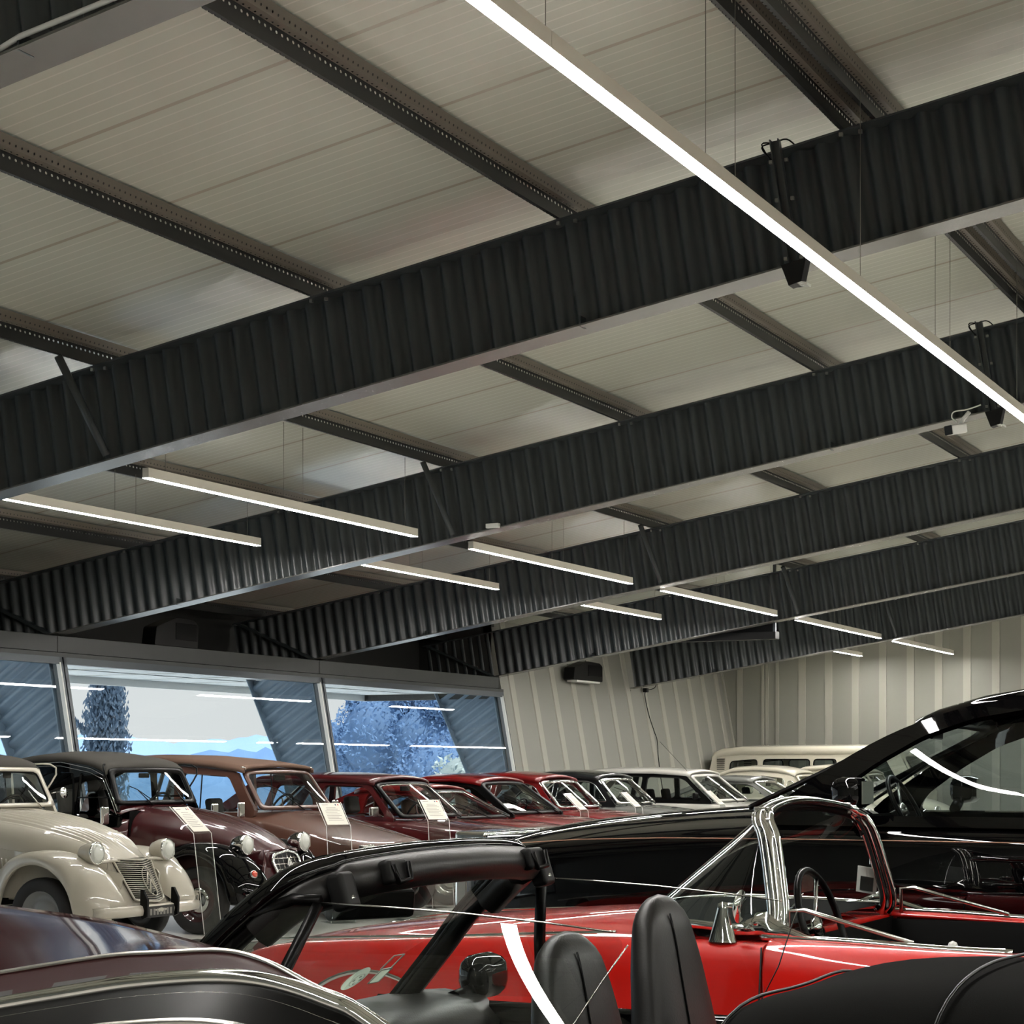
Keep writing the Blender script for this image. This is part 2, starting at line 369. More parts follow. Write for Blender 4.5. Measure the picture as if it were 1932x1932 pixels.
# ---------------------------------------------------------------- portal beams
names = ['nearest overhead roof beam crossing behind the camera', 'corrugated dark roof beam cut off by the top left corner', 'nearest full-width dark corrugated roof beam above the cars',
         'second full-width corrugated roof beam, with two long lamps hanging before it', 'third full-width corrugated roof beam, meeting the header between the windows', 'fourth corrugated roof beam, reaching the last window edge',
         'farthest corrugated roof beam, ending against the striped wall']
for k, Y in enumerate(BEAMS):
    t = thing('roof_beam', names[k], 'beam', (0, Y, 0), 0, 'corrugated web roof beams')
    xs = -15.45 if k < 6 else -14.05
    ang = math.atan(SL)
    def slab(x0, x1, f0, f1, ya, yb):
        b = MB()
        xsn = [x0, RIDGE, x1]
        for a, c in zip(xsn, xsn[1:]):
            b.add([(a, ya, mir(f0, a)), (c, ya, mir(f0, c)), (c, yb, mir(f0, c)), (a, yb, mir(f0, a)), (a, ya, mir(f1, a)), (c, ya, mir(f1, c)), (c, yb, mir(f1, c)), (a, yb, mir(f1, a))],
                  [(0, 3, 2, 1), (4, 5, 6, 7), (0, 1, 5, 4), (1, 2, 6, 5), (2, 3, 7, 6), (3, 0, 4, 7)])
        return b
    slab(xs, 18.7, lambda x: zbot(x), lambda x: zbot(x) + .012, 0, .22).build('bottom_flange', M['flange'], t)
    slab(xs, 18.7, lambda x: ztop(x) - .012, lambda x: ztop(x), 0, .22).build('top_flange', M['beam'], t)
    rows = []; n = int((RIDGE - xs) / .0155)
    rib = MB()
    for side in (0, 1):
        rows = []
        L = (RIDGE - xs); m_ = int(L / .0155)
        for i in range(m_ + 1):
            u = i / m_ * L; x = xs + u if side == 0 else 2 * RIDGE - xs - u
            ph = u / .155 * 2 * math.pi; yy = .11 + .026 * max(-1, min(1, 1.35 * math.sin(ph)))
            lean = math.sin(ang) * .36
            sg = 1 if side == 0 else -1
            z0 = mir(zbot, x) + .012; z1 = mir(ztop, x) - .012
            rows.append([(x + sg * lean, yy, mir(zbot, x + sg * lean) + .012), (x - sg * lean, yy, mir(ztop, x - sg * lean) - .012)])
        if side: rows = [[b, a] for a, b in rows]
        rib.grid(rows)
    rib.build('corrugated_web', M['beam'], t)
    # knee stiffener against the column and small stiffener plate
    if k < 6:
        MB().add([(-14.2, .02, 2.96), (-14.12, .02, 2.96), (-15.35, .02, 3.48), (-15.43, .02, 3.48), (-14.2, .2, 2.96), (-14.12, .2, 2.96), (-15.35, .2, 3.48), (-15.43, .2, 3.48)],
                 [(0, 1, 2, 3), (7, 6, 5, 4), (0, 4, 5, 1), (1, 5, 6, 2), (2, 6, 7, 3), (3, 7, 4, 0)]).build('knee_plate', M['beam'], t)
    gp = MB()
    for gx in (-12.4, -5.2, -1.2): gp.box((gx, .01, zbot(gx)), (gx + .012, .1, zbot(gx) + .07))
    gp.build('gusset', M['beam'], t)
    bo = MB()
    for px in (-13.1, -11.1, -9.18, -7.26, -5.36, -3.47):
        for dx in (0.0, .12): bo.obox((px + dx + .02, -.004, ztop(px) - .03), (.022, .02, .022))
    bo.build('bolt', M['galv'], t)
    # outer tapered column (outside the glass)
    if k < 6:
        c = MB(); zz0, zz1 = -.4, 3.4
        pr = []; n = 90
        def xi(z): return xw(z) - .12
        def xo(z): return interp(z, [(-.4, -14.2), (1.4, -14.62), (2.758, -15.236), (3.0, -15.35)])
        for i in range(n + 1):
            z = lerp(zz0, zz1, i / n); ph = i / n * (zz1 - zz0) / .155 * 2 * math.pi; yy = .11 + .036 * max(-1, min(1, 1.35 * math.sin(ph)))
            tl = .12
            zo = z - (xi(z) - xo(z)) * .5; a_ = Vector((xi(z), yy, z)); b_ = Vector((xo(zo), yy, zo))
            if b_.z > 2.69: break
            if a_.z > 2.69: a_ = b_.lerp(a_, (2.69 - b_.z) / (a_.z - b_.z))
            pr.append([a_, b_])
        c.grid(pr); c.build('column_web', M['column'], t)
        g = MB()
        for fx in (xi, xo):
            for i in range(12):
                za = lerp(zz0, 2.74, i / 12); zb = lerp(zz0, 2.74, (i + 1) / 12); o_ = (0.0, .012) if fx is xi else (-.012, 0.0)
                a0, a1, b0, b1 = fx(za) + o_[0], fx(za) + o_[1], fx(zb) + o_[0], fx(zb) + o_[1]
                g.add([(a0, 0, za), (a1, 0, za), (a1, .22, za), (a0, .22, za), (b0, 0, zb), (b1, 0, zb), (b1, .22, zb), (b0, .22, zb)],
                      [(0, 1, 5, 4), (1, 2, 6, 5), (2, 3, 7, 6), (3, 0, 4, 7)])
        g.build('column_flange', M['column'], t)
# ---------------------------------------------------------------- purlins
PX = [(-15.05, 0), (-13.1, 0), (-11.1, 0), (-9.18, 0), (-7.27, 0), (-5.37, 0), (-3.47, 1), (-1.5, 0), (0.4, 0), (2.3, 0)]
pl = ['perforated purlin in the dark above the header', 'perforated purlin closest to the window side inside the header', 'perforated purlin above the lower row of short lamps',
      'perforated purlin braced by the slanted struts, above the upper row of short lamps', 'perforated purlin, second one right of the slanted struts', 'perforated purlin running to the upper left edge of the ceiling',
      'doubled perforated purlin carrying the long continuous lamp', 'perforated purlin right of the long lamp', 'perforated purlin near the ridge', 'perforated purlin at the ridge']
def purlin_profile(x, flip=False):
    P = [(-.03, 0.012), (-.03, 0), (0, 0), (-.012, .115), (.03, .125), (.048, .186)]
    return [(x + a + .03, h) for a, h in P]
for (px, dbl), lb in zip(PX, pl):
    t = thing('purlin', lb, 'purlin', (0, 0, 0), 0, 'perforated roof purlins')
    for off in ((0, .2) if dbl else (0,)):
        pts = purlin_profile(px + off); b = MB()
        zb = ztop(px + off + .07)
        for pts, mm, nm in ((pts[:4], 'purlin', 'channel'), (pts[3:], 'purlin_lit', 'upper_flange')):
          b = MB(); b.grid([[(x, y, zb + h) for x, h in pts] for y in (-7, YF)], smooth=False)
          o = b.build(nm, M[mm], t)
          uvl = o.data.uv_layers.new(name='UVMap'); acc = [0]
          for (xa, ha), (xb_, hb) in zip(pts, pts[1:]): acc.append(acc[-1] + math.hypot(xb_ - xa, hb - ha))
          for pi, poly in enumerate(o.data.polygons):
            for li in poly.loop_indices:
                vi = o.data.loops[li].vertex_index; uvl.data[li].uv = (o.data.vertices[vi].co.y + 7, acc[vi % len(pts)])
        MB().grid([[(px + off + a_, y, zb + h) for a_, h in ((.02, .12), (.043, .184))] for y in (-7, YF)], smooth=False).build('lining', M['darkvoid'], t)  # dark backing added so the upper holes look dark
# fly braces from the purlin down to the lower flange
for k, Y in enumerate(BEAMS[2:]):
    lb = ['slanted brace on the nearest full-width roof beam', 'slanted brace on the second full-width roof beam', 'slanted brace on the third full-width roof beam', 'slanted brace on the fourth roof beam', 'slanted brace on the farthest roof beam'][k]
    a = Vector((-9.13, Y - .42, ztop(-9.13) - .02)); c = Vector((-9.04, Y + .01, zbot(-9.04) + .05))
    o = MB().tube([a, a.lerp(c, .999), c], .038, 4).build('brace', M['beam']); tag(o, lb, 'brace', 'slanted roof braces')
# ---------------------------------------------------------------- linear lamps
def linear_lamp(x, y0, y1, z, label, wires, group, rh=0.08, wd=0.06, top=None):
    t = thing('linear_lamp', label, 'ceiling lamp', (x, (y0 + y1) / 2, z), 0, group); h = (y1 - y0) / 2
    MB().box((-wd / 2, -h, .003), (wd / 2, h, rh)).build('housing', M['lamp_body'], t, bev=.003)
    MB().box((-wd / 2 + .002, -h + .002, 0), (wd / 2 - .002, h - .002, .004)).build('diffuser', M['led'], t)
    for wy in wires:
        zt = (top if top else ztop(x)) - z
        MB().tube([(0, wy - (y0 + y1) / 2, rh), (0, wy - (y0 + y1) / 2, zt)], .0022, 5).build('suspension_wire', M['cable'], t)
    return t
bays = [(6.5, 10.7), (11.81, 15.98), (17.11, 21.2), (22.2, 26.5), (27.45, 31.9), (32.75, 36.9)]
n2 = ['short lamp of the window side, upper row, outside the view', 'largest short suspended lamp, hanging before the second beam', 'suspended lamp crossing the third beam, right of the largest short one', 'suspended lamp crossing the fourth beam in the upper row', 'suspended lamp in the upper row whose right end is over the striped wall', 'farthest suspended lamp of the upper row, in front of the striped far wall']
n1 = ['short lamp of the lower row, outside the view', 'suspended lamp at the left picture edge in the lower row', 'suspended lamp tucked under the second beam in the lower row', 'small suspended lamp of the lower row below the fourth beam edge', 'suspended lamp mostly hidden behind the black case', 'tiny farthest suspended lamp of the lower row, in front of the striped wall']
for i, (a, b) in enumerate(bays):
    if i == 0: continue
    linear_lamp(-9.18, a, b, 3.70, n2[i], (a + .25, a + 1.9, a + 2.2, b - .2), 'short linear lamps of the upper row')
    if i == 4: b = 31.4
    linear_lamp(-11.0, a, b, 3.71, n1[i], (a + .25, a + 1.9, a + 2.2, b - .2), 'short linear lamps of the lower row')
y = -5.8; i = 0
segn = ['section of the long lamp behind the camera'] * 3
for a in (-5.9, -1.75, 2.4, 6.55, 10.7, 14.85, 19.0, 23.15, 27.3, 31.45):
    lb = {2.4: 'long continuous lamp, section leaving the top picture edge', 6.55: 'long continuous lamp, big bright section crossing the nearest beam', 10.7: 'long continuous lamp, section running out of the right picture edge'}.get(a, 'section of the long continuous lamp, beyond the picture edge')
    linear_lamp(-3.2, a, a + 4.148, 4.20, lb, (a + .02, a + 1.71, a + 2.1), 'sections of the long continuous lamp', .072, .074, top=ztop(-3.2) + .01)
for xx in (2.6, 8.4, 14.2):
    for a in (-5.9, -1.7, 2.5, 6.7, 10.9, 15.1, 19.3, 23.5, 27.7, 31.9):
        linear_lamp(xx, a, a + 4.15, 4.2 if xx < 12 else 3.5, 'suspended lamp of the rows right of the picture', (a + .3, a + 3.8), 'linear lamps of the right half of the hall', top=mir(ztop, xx))
# ---------------------------------------------------------------- outside: ground, hills, trees
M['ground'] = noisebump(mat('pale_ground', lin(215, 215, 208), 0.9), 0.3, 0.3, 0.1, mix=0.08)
M['far_hill'] = mat('far_hill', lin(128, 152, 184), 1.0, spec=0)  # blue haze of distance put into the base colour
M['mid_hill'] = noisebump(mat('mid_hill', lin(98, 124, 154), 1.0, spec=0), 0.02, 0.6, 8, mix=0.25)  # aerial haze painted in here too, a little deeper
gb = MB(); gb.box((-140, -200, -6), (-19, 400, -5.8)); gb.box((-19, -60, -.62), (-13.9, 80, -.5)); 
o = gb.build('terrain', M['ground']); tag(o, 'pale hazy ground sloping away outside the windows', 'ground', kind='structure')
def hill(name, label, dist, m, f, seed, y0=-400, y1=2600):
    rnd = random.Random(seed); b = MB(); rows = []
    n = 260
    for i in range(n + 1):
        # bearing measured in camera-like azimuth, stored as real positions
        az = R(lerp(5, 75, i / n)); x = -math.sin(az) * dist; yy = math.cos(az) * dist
        h = f(math.degrees(az)) * dist + rnd.uniform(-.0011, .0011) * dist
        rows.append([(x * .8, yy * .8, -80), (x * .9, yy * .9, h * .45 - 10), (x, yy, h), (x * 1.1, yy * 1.1, h * .9 - 10)])
    b.grid(rows); o = b.build(name, m); tag(o, label, 'hill'); o['kind'] = 'structure'
# height as tangent of elevation by bearing (27 deg = picture centre)
hill('far_hill', 'distant ridge tinted pale blue for haze', 1400, M['far_hill'], lambda a: 0.0175 + .0018 * math.sin(a * 1.3 + 1) + .0007 * math.sin(a * 2.3), 3)
hill('near_hill', 'wooded slope tinted blue for haze below the distant ridge', 900, M['mid_hill'], lambda a: interp(a, [(20, .022), (28, .014), (33, .0135), (36, .011), (39, .003), (60, .004)]) + .0004 * math.sin(a * 7), 5)
def leaves(b, c, rad, n, size, rnd, stretch=(1, 1, 1), up=False):
    for _ in range(n):
        while True:
            p = Vector((rnd.uniform(-1, 1), rnd.uniform(-1, 1), rnd.uniform(-1, 1)))
            if 0.35 < p.length < 1: break
        p = Vector((p.x * rad * stretch[0], p.y * rad * stretch[1], p.z * rad * stretch[2])) + Vector(c)
        d = Vector((rnd.gauss(0, .35), rnd.gauss(0, .35), 1)) if up else Vector((rnd.gauss(0, 1), rnd.gauss(0, 1), rnd.gauss(0, 1)))
        d.normalize(); s_ = d.cross(Vector((rnd.gauss(0, 1), rnd.gauss(0, 1), rnd.gauss(0, .4)))).normalized(); q = size * rnd.uniform(.6, 1.3)
        b.add([p - s_ * q * .35, p + d * q, p + s_ * q * .35, p - d * q * .6], [(0, 1, 2, 3)])
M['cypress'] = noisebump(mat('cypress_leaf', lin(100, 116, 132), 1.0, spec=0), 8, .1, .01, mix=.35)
M['tree_blue'] = noisebump(mat('haze_tinted_leaf', lin(122, 150, 182), 1.0, spec=0), 1.2, .1, .01, mix=.08)  # pale blue is air haze painted onto the leaves
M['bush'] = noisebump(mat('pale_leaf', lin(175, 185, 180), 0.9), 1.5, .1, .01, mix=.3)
M['bark'] = mat('bark', lin(90, 90, 90), 0.9)
rnd = random.Random(11)
for k_ in ('tree_blue', 'bush', 'cypress'):
    m_ = M[k_]; n_ = m_.node_tree; p_ = n_.nodes['Principled BSDF']; tr_ = n_.nodes.new('ShaderNodeBsdfTranslucent'); mx_ = n_.nodes.new('ShaderNodeMixShader'); mx_.inputs[0].default_value = .5
    l_ = p_.inputs['Base Color'].links[0].from_socket; n_.links.new(l_, tr_.inputs[0]); n_.links.new(p_.outputs[0], mx_.inputs[1]); n_.links.new(tr_.outputs[0], mx_.inputs[2]); n_.links.new(mx_.outputs[0], n_.nodes['Material Output'].inputs[0])
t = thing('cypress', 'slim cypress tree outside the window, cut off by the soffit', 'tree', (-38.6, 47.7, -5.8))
MB().tube([(0, 0, 0), (0, 0, 10)], [.3, .1], 8).build('trunk', M['bark'], t)
b = MB()
for i in range(64):
    z = .6 + i * .17; rr = .74 if z < 9 else max(.15, .74 - (z - 9) * .16)
    for k in range(3):
        a = rnd.uniform(0, 6.28); leaves(b, (rr * .35 * math.cos(a), rr * .35 * math.sin(a), z), rr * .7, 110, .12, rnd, (1, 1, 1), True)
for a, z0 in ((3.6, 6.9), (3.4, 8.4)):
    for k in range(8):
        q = k / 7; leaves(b, (math.cos(a) * (.6 + .75 * q), math.sin(a) * (.6 + .75 * q), z0 + .5 * q), .12, 14, .14, rnd, (1, 1, 1), True)
b.build('foliage', M['cypress'], t)
def bushy(name, label, c, blobs, m, n, size, seed):
    rnd = random.Random(seed); t = thing(name, label, 'tree', c)
    MB().tube([(0, 0, 0), (0.2, 0, 3)], [.35, .2], 8).build('trunk', M['bark'], t); b = MB()
    for (x, y, z, r) in blobs: leaves(b, (x, y, z), r, n, size, rnd); b.lathe([(r * .8 * math.sin(math.pi * k / 8), r * .8 * math.cos(math.pi * k / 8)) for k in range(9)], 14, Matrix.Translation((x, y, z)))
    b.build('foliage', m, t)

bushy('broadleaf_tree', 'large tree crown tinted blue for haze outside the right-hand window', (-70, 118, -5.8),
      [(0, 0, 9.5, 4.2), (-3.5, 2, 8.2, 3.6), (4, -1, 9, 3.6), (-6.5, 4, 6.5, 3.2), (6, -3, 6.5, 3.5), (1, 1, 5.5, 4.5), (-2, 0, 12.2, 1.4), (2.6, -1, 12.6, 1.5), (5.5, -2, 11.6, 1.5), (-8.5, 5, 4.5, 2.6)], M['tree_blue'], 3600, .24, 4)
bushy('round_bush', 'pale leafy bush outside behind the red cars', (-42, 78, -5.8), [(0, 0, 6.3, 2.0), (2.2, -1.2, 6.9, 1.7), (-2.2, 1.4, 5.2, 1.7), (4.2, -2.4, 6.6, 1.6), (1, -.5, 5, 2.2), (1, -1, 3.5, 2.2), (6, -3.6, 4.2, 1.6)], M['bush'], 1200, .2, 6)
# ---------------------------------------------------------------- car materials
def paint(name, r, g, b, rough=0.35): return mat(name, lin(r, g, b), rough, 0.0, 1.0, crough=0.02, spec=0.25)
M['chrome'] = mat('chrome', (0.82, 0.82, 0.80), 0.06, 1.0)
M['chrome_dull'] = mat('brushed_trim', (0.55, 0.54, 0.5), 0.25, 1.0)
M['rubber'] = mat('tyre_rubber', lin(28, 27, 26), 0.7)
M['trimblk'] = mat('black_trim', lin(8, 8, 8), 0.3, spec=.15)
M['blackpaint'] = mat('black_car_paint', lin(5, 5, 6), 0.5, 0.0, 0.85, crough=0.015, spec=0.0)
M['carglass'] = glassmat('car_glass', (0.86, 0.90, 0.89))
M['darkglass'] = glassmat('tinted_car_glass', (0.62, 0.68, 0.68))
M['lens'] = mat('headlamp_lens', lin(205, 208, 200), 0.12, 0.0, 1.0)
M['seat'] = noisebump(mat('black_leather', lin(20, 19, 18), 0.40, spec=.4), 160, 0.2, 0.002)
M['seatgrey'] = noisebump(mat('grey_seat_cloth', lin(70, 66, 62), 0.8), 300, 0.3, 0.001)
M['tan'] = mat('tan_seat', lin(120, 90, 70), 0.6)
M['interior'] = mat('car_interior', lin(13, 13, 13), 0.8, spec=.06)
M['red_lens'] = mat('indicator_lens', lin(190, 60, 40), 0.15, 0, 1.0)
M['plate'] = mat('number_plate', lin(20, 20, 20), 0.5)
M['platetxt'] = mat('plate_grey', lin(120, 118, 112), 0.6)
def rotx(deg): return Matrix.Rotation(R(deg), 4, 'X')
def wheel(parent, x, y, r=.3, w=.13, style='steel', rim='chrome_dull', name='wheel', hub=None):
    """a wheel lying in the x-z plane, outer face towards sign(y)"""
    s = 1 if y > 0 else -1
    T = Matrix.Translation((x, y, r)) @ Matrix.Rotation(R(-90 * s), 4, 'X')
    tr = r * .64
    t = MB().lathe([(tr, -w * .45), (r * .9, -w * .5), (r * .985, -w * .38), (r, 0 - w * .2), (r, w * .2), (r * .985, w * .38), (r * .9, w * .5), (r * .72, w * .47), (tr, w * .38)], 40, T).build('tyre', M['rubber'], parent)
    b = MB().lathe([(tr, w * .40), (tr * .96, w * .34), (tr * .9, w * .1), (tr * .7, w * .0), (tr * .62, w * .12), (tr * .4, w * .2), (0.001, w * .2)], 32, T)
    o = b.build('rim', M[rim] if isinstance(rim, str) else rim, t)
    if hub: MB().lathe([(tr * .62, w * .14), (tr * .6, w * .26), (tr * .4, w * .34), (tr * .12, w * .36), (tr * .1, w * .42), (.001, w * .43)], 32, T).build('hubcap', M[hub], t)
    return t
def loft(stations, nseg=None, close_ends=True):
    """stations: list of (x, half profile [(y,z)...] bottom centre -> top centre); returns MB of the closed mirrored body"""
    rows = []
    for x, pr in stations:
        full = [(x, y, z) for y, z in pr] + [(x, -y, z) for y, z in reversed(pr[1:-1])]
        rows.append(full)
    b = MB().grid(rows, closed_v=True)
    n = len(rows[0])
    if close_ends:
        for i, rv in ((0, False), (len(rows) - 1, True)):
            k = [i * n + j for j in range(n)]
            b.f.append(tuple(k if rv else reversed(k))); b.s.append(True)
    return b
def body_profile(hw, zb, zs, zt, r=.05, tuck=.93):
    """half section: bottom centre, sill, side, shoulder, top"""
    return [(0, zb), (hw * .5, zb), (hw * tuck, zb), (hw * .985, zb + .10), (hw, lerp(zb, zs, .55)), (hw * .995, zs - r * 1.3), (hw * .975, zs - r * .3), (hw * .93, zs), (hw * .80, lerp(zs, zt, .45)), (hw * .45, lerp(zs, zt, .9)), (0, zt)]
def bake(o):
    """turn modifiers into plain mesh data"""
    dg = bpy.context.evaluated_depsgraph_get(); dg.update(); me = bpy.data.meshes.new_from_object(o.evaluated_get(dg)); o.modifiers.clear(); o.data = me; return o
def cut_arches(o, cuts):
    """cuts: (x, z, r, y0, y1) wheel wells cut as cylinders"""
    for m in list(o.modifiers): pass
    tmp = []
    for (x, z, r, y0, y1) in cuts:
        T = Matrix.Translation((x, y0, z)) @ Matrix.Rotation(R(-90), 4, 'X')
        b = MB().lathe([(r, 0), (r, y1 - y0)], 40, T, smooth=False)
        k = len(b.v) - 80; b.f.append(tuple(k + i for i in range(39, -1, -1))); b.s.append(False); b.f.append(tuple(k + 40 + i for i in range(40))); b.s.append(False)
        c = b.build('cutter', M['trimblk'], fix=True); tmp.append(c)
        bo = o.modifiers.new('c', 'BOOLEAN'); bo.object = c; bo.operation = 'DIFFERENCE'; bo.solver = 'EXACT'
    par = o.parent; bake(o)
    for c in tmp: bpy.data.objects.remove(c, do_unlink=True)
    return o
def seat(parent, x, y, z=.45, h=.62, w=.46, m='seat', head=True, rec=.18, name='seat', hd=.2):
    b = MB()
    def blk(c, sz, rot): b.obox(c, sz, rot)
    blk((x + .05, y, z), (.5, w, .14), (0, -.1, 0))
    s = MB(); s.obox((x - .2 - rec * h / 2, y, z + h / 2), (.10, w, h), (0, -rec, 0)); b.add(s.v, s.f)
    o = b.build(name, M[m], parent, bev=.045)
    if head:
        hx = x - .2 - rec * (h + .13); MB().obox((hx, y, z + h + .11), (.09, w * .55, hd), (0, -rec, 0)).build('headrest', M[m], o, bev=.035)
    return o
def steering(parent, x, y, z, r=.19, tilt=60, m='trimblk', spoke='chrome_dull', th=.012):
    T = Matrix.Translation((x, y, z)) @ Matrix.Rotation(R(-tilt), 4, 'Y')
    pts = [T @ Vector((r * math.cos(a), r * math.sin(a), 0)) for a in [2 * math.pi * k / 40 for k in range(40)]]
    o = MB().tube(pts, th, 8, closed=True).build('steering_wheel', M[m], parent)
    b = MB()
    for a in (R(90), R(210), R(330)): b.tube([T @ Vector((0, 0, -.03)), T @ Vector((r * math.cos(a), r * math.sin(a), 0))], .008, 6)
    b.lathe([(.035, -.03), (.035, -.005), (.001, 0)], 16, T); b.build('spokes', M[spoke], o); 
    MB().tube([T @ Vector((0, 0, -.03)), T @ Vector((0, 0, -.35))], .02, 8).build('column', M['trimblk'], o)
    return o
def wscreen_map(x0, z0, y0, x1, z1, y1, bow=.06, tp=1.0):
    """u in -1..1 across, v 0..1 up; x0,z0,y0 base ; x1,z1,y1 top"""
    def f(u, v):
        q = bow * (1 - u * u) * lerp(1, tp, v)
        return (lerp(x0, x1, v) + q, u * lerp(y0, y1, v), lerp(z0, z1, v) + bow * .25 * v * (1 - u * u))
    return f
def rect_uv(u0, u1, v0, v1, r): return resample(rounded([(u0, v0), (u1, v0), (u1, v1), (u0, v1)], r, 6), 64)
def wiper(parent, f, u0, u1, v1=.5, m='trimblk'):
    a = Vector(f(u0, -.03)) + Vector((.03, 0, .0)); c = Vector(f(u1, v1)) + Vector((.03, 0, .012)); d = Vector(f(u1 - (u1 - u0) * 1.1, v1 * .25)) + Vector((.02, 0, .01)); e_ = Vector(f(u1 + (u1 - u0) * .5, v1 * 1.25)) + Vector((.02, 0, .01))
    o = MB().tube([a, a.lerp(c, .5), c], [.008, .005, .004], 6).build('wiper', M[m], parent)
    MB().tube([a.lerp(d, 1.0), c, e_], .0045, 5).build('wiper_blade', M['trimblk'], o); return o
def generic_car(name, label, loc, rz, P, group=None, cat='car'):
    """P: dict describing one car in metres; nose along +x, origin on the ground under the car's middle"""
    t = thing(name, label, cat, loc, rz, group); pm = P['paint']; sm = P.get('roofpaint', pm); tr = M[P.get('trim', 'chrome')]
    st = [(x, body_profile(hw, zb, zs, zt, P.get('sr', .05))) for (x, hw, zb, zs, zt) in P['body']]
    bd = loft(st).build('body', pm, t, subs=2, fix=True)
    if P.get('arches'): cut_arches(bd, [(x, P.get('wr', .3) * .98, P.get('ar', .37), a, b) for x in P['arches'] for a, b in ((-1.2, -.52), (.52, 1.2))])
    for x in P['axles']:
        for s in (1, -1): wheel(t, x, s * (P['hw'] - .13), P.get('wr', .3), .17, rim=P.get('rim', 'chrome_dull'), hub=P.get('hub'))
    # greenhouse
    belt = P['belt']; yb = P['yb']; yr = P['yr']; zr0 = P['zbelt']; zr1 = max(z for x, z in P['side'])
    def side(s):
        def f(x, z):
            q = (z - zr0) / (zr1 - zr0); ws = P.get('plan', 0) * max(0, x - P['side'][0][0] + .5) ** 2 if False else 0
            return (x, s * (lerp(yb, yr, q) - P.get('bulge', .02) * (q - .5) ** 2 * 4 + P.get('bulge', .02)), z)
        return f
    outer = rounded(P['side'], .10, 4)
    wins = [rounded(wn, P.get('wr2', .05), 4) for wn in P['wins']]
    for s in (1, -1):
        f = side(s)
        sp = panel(resample(outer, 90), wins, f, 'side_frame', sm if not P.get('pillar') else M[P['pillar']], t, .045, -1, maxe=.09 if P.get('curved') else 0)
        if P.get('curved'):
            for pp in sp.data.polygons: pp.use_smooth = True
            es = sp.modifiers.new('e', 'EDGE_SPLIT'); es.split_angle = R(35)
        for wn in wins:
            g = [f(u, v) for u, v in wn]; cx = sum(a[0] for a in g) / len(g); cz = sum(a[2] for a in g) / len(g)
            q = [(a[0], a[1] - s * .015, a[2]) for a in g]
            if P.get('curved'):
                wo = panel(wn, [], lambda x, z, f=f, s=s: (f(x, z)[0], f(x, z)[1] - s * .02 + s * .016 * (1 - 4 * ((z - zr0) / (zr1 - zr0) - .5) ** 2) + s * .015 * math.sin((x + .5) * 2.2), f(x, z)[2]), 'side_window', M[P.get('glass', 'carglass')], t, 0, maxe=.08)
                for pp in wo.data.polygons: pp.use_smooth = True
            else:
                f0 = lambda x, z: (x, s * (lerp(yb, yr, (z - zr0) / (zr1 - zr0)) - .012), z)
                MB().add([f0(u, v) for u, v in wn], [tuple(range(len(q)))] if s > 0 else [tuple(reversed(range(len(q))))]).build('side_window', M[P.get('glass', 'carglass')], t)
            if P.get('winchrome'): MB().tube([(a[0], a[1] + s * .004, a[2]) for a in g], .006, 5, closed=True).build('window_trim', tr, t)
        if P.get('drip'):
            dl = [p for p in P['roof']]; MB().tube([(x, s * (yr + .012), z - .005) for x, z in P['driprail']], .009, 6).build('drip_rail', M[P['drip']], t)
    rows = []
    for x, z in P['roof']:
        c = P.get('crown', .045); e_ = yr + .012
        rows.append([(x, -e_, z - .03), (x, -e_, z)] + [(x, e_ * k, z + c * (1 - k * k) ** .8 * min(1, 1)) for k in (-.92, -.7, -.45, -.2, 0, .2, .45, .7, .92)] + [(x, e_, z), (x, e_, z - .03)])
    MB().grid(rows).build('roof', M[P['roofmat']] if P.get('roofmat') else sm, t, solid=.03, off=1, fix=False)
    fw = wscreen_map(*P['ws'], P.get('wsbow', .07)); fr_ = wscreen_map(*P['rs'], -P.get('rsbow', .06))
    wf_ = M[P.get('wsframe', 'trimblk')] if P.get('wsframe') != 'paint' else sm
    for f, nm in ((fw, 'windscreen'), (fr_, 'rear_window')):
        o1 = rect_uv(-1, 1, -.0, 1.0, .05); i1 = rect_uv(-.93, .93, .07, .93, .10)
        ringpanel(o1, i1, f, nm + '_frame', wf_ if nm == 'windscreen' else sm, t, .025)
        gl = disc(i1, f, nm, M[P.get('glass', 'carglass')], t)
        if P.get('wschrome'): MB().tube([f(*p) for p in i1], .009, 6, closed=True).build(nm + '_trim', tr, t)
    if P.get('wipers', 1):
        wiper(t, fw, .75, .30, .5); wiper(t, fw, -.05, -.5, .5)
    # inside
    xw_ = P['ws'][0]
    MB().add([(xw_ - .05, -yb * .9, zr0 - .02), (xw_ - .05, yb * .9, zr0 - .02), (xw_ - .40, yb * .9, zr0 + .02), (xw_ - .40, -yb * .9, zr0 + .02), (xw_ - .40, -yb * .9, zr0 - .25), (xw_ - .40, yb * .9, zr0 - .25)],
             [(0, 1, 2, 3), (3, 2, 5, 4)]).build('dashboard', M['interior'], t)
    sx = P.get('seatx', xw_ - .95)
    for s in (1, -1): seat(t, sx, s * .33, .42, P.get('seath', .52), .44, P.get('seatm', 'seatgrey'), P.get('headrest', True))
    if P.get('backseat', True): seat(t, sx - .8, 0, .42, .45, 1.1, P.get('seatm', 'seatgrey'), False, name='rear_seat')
    steering(t, xw_ - .42, P.get('drv', .33), zr0 + .04, .18, 62)
    if P.get('mirror_in', 1):
        a = Vector(fw(0, .86)); MB().obox((a.x - .07, a.y, a.z - .02), (.02, .2, .055)).build('rear_view_mirror', M['trimblk'], t, bev=.008)
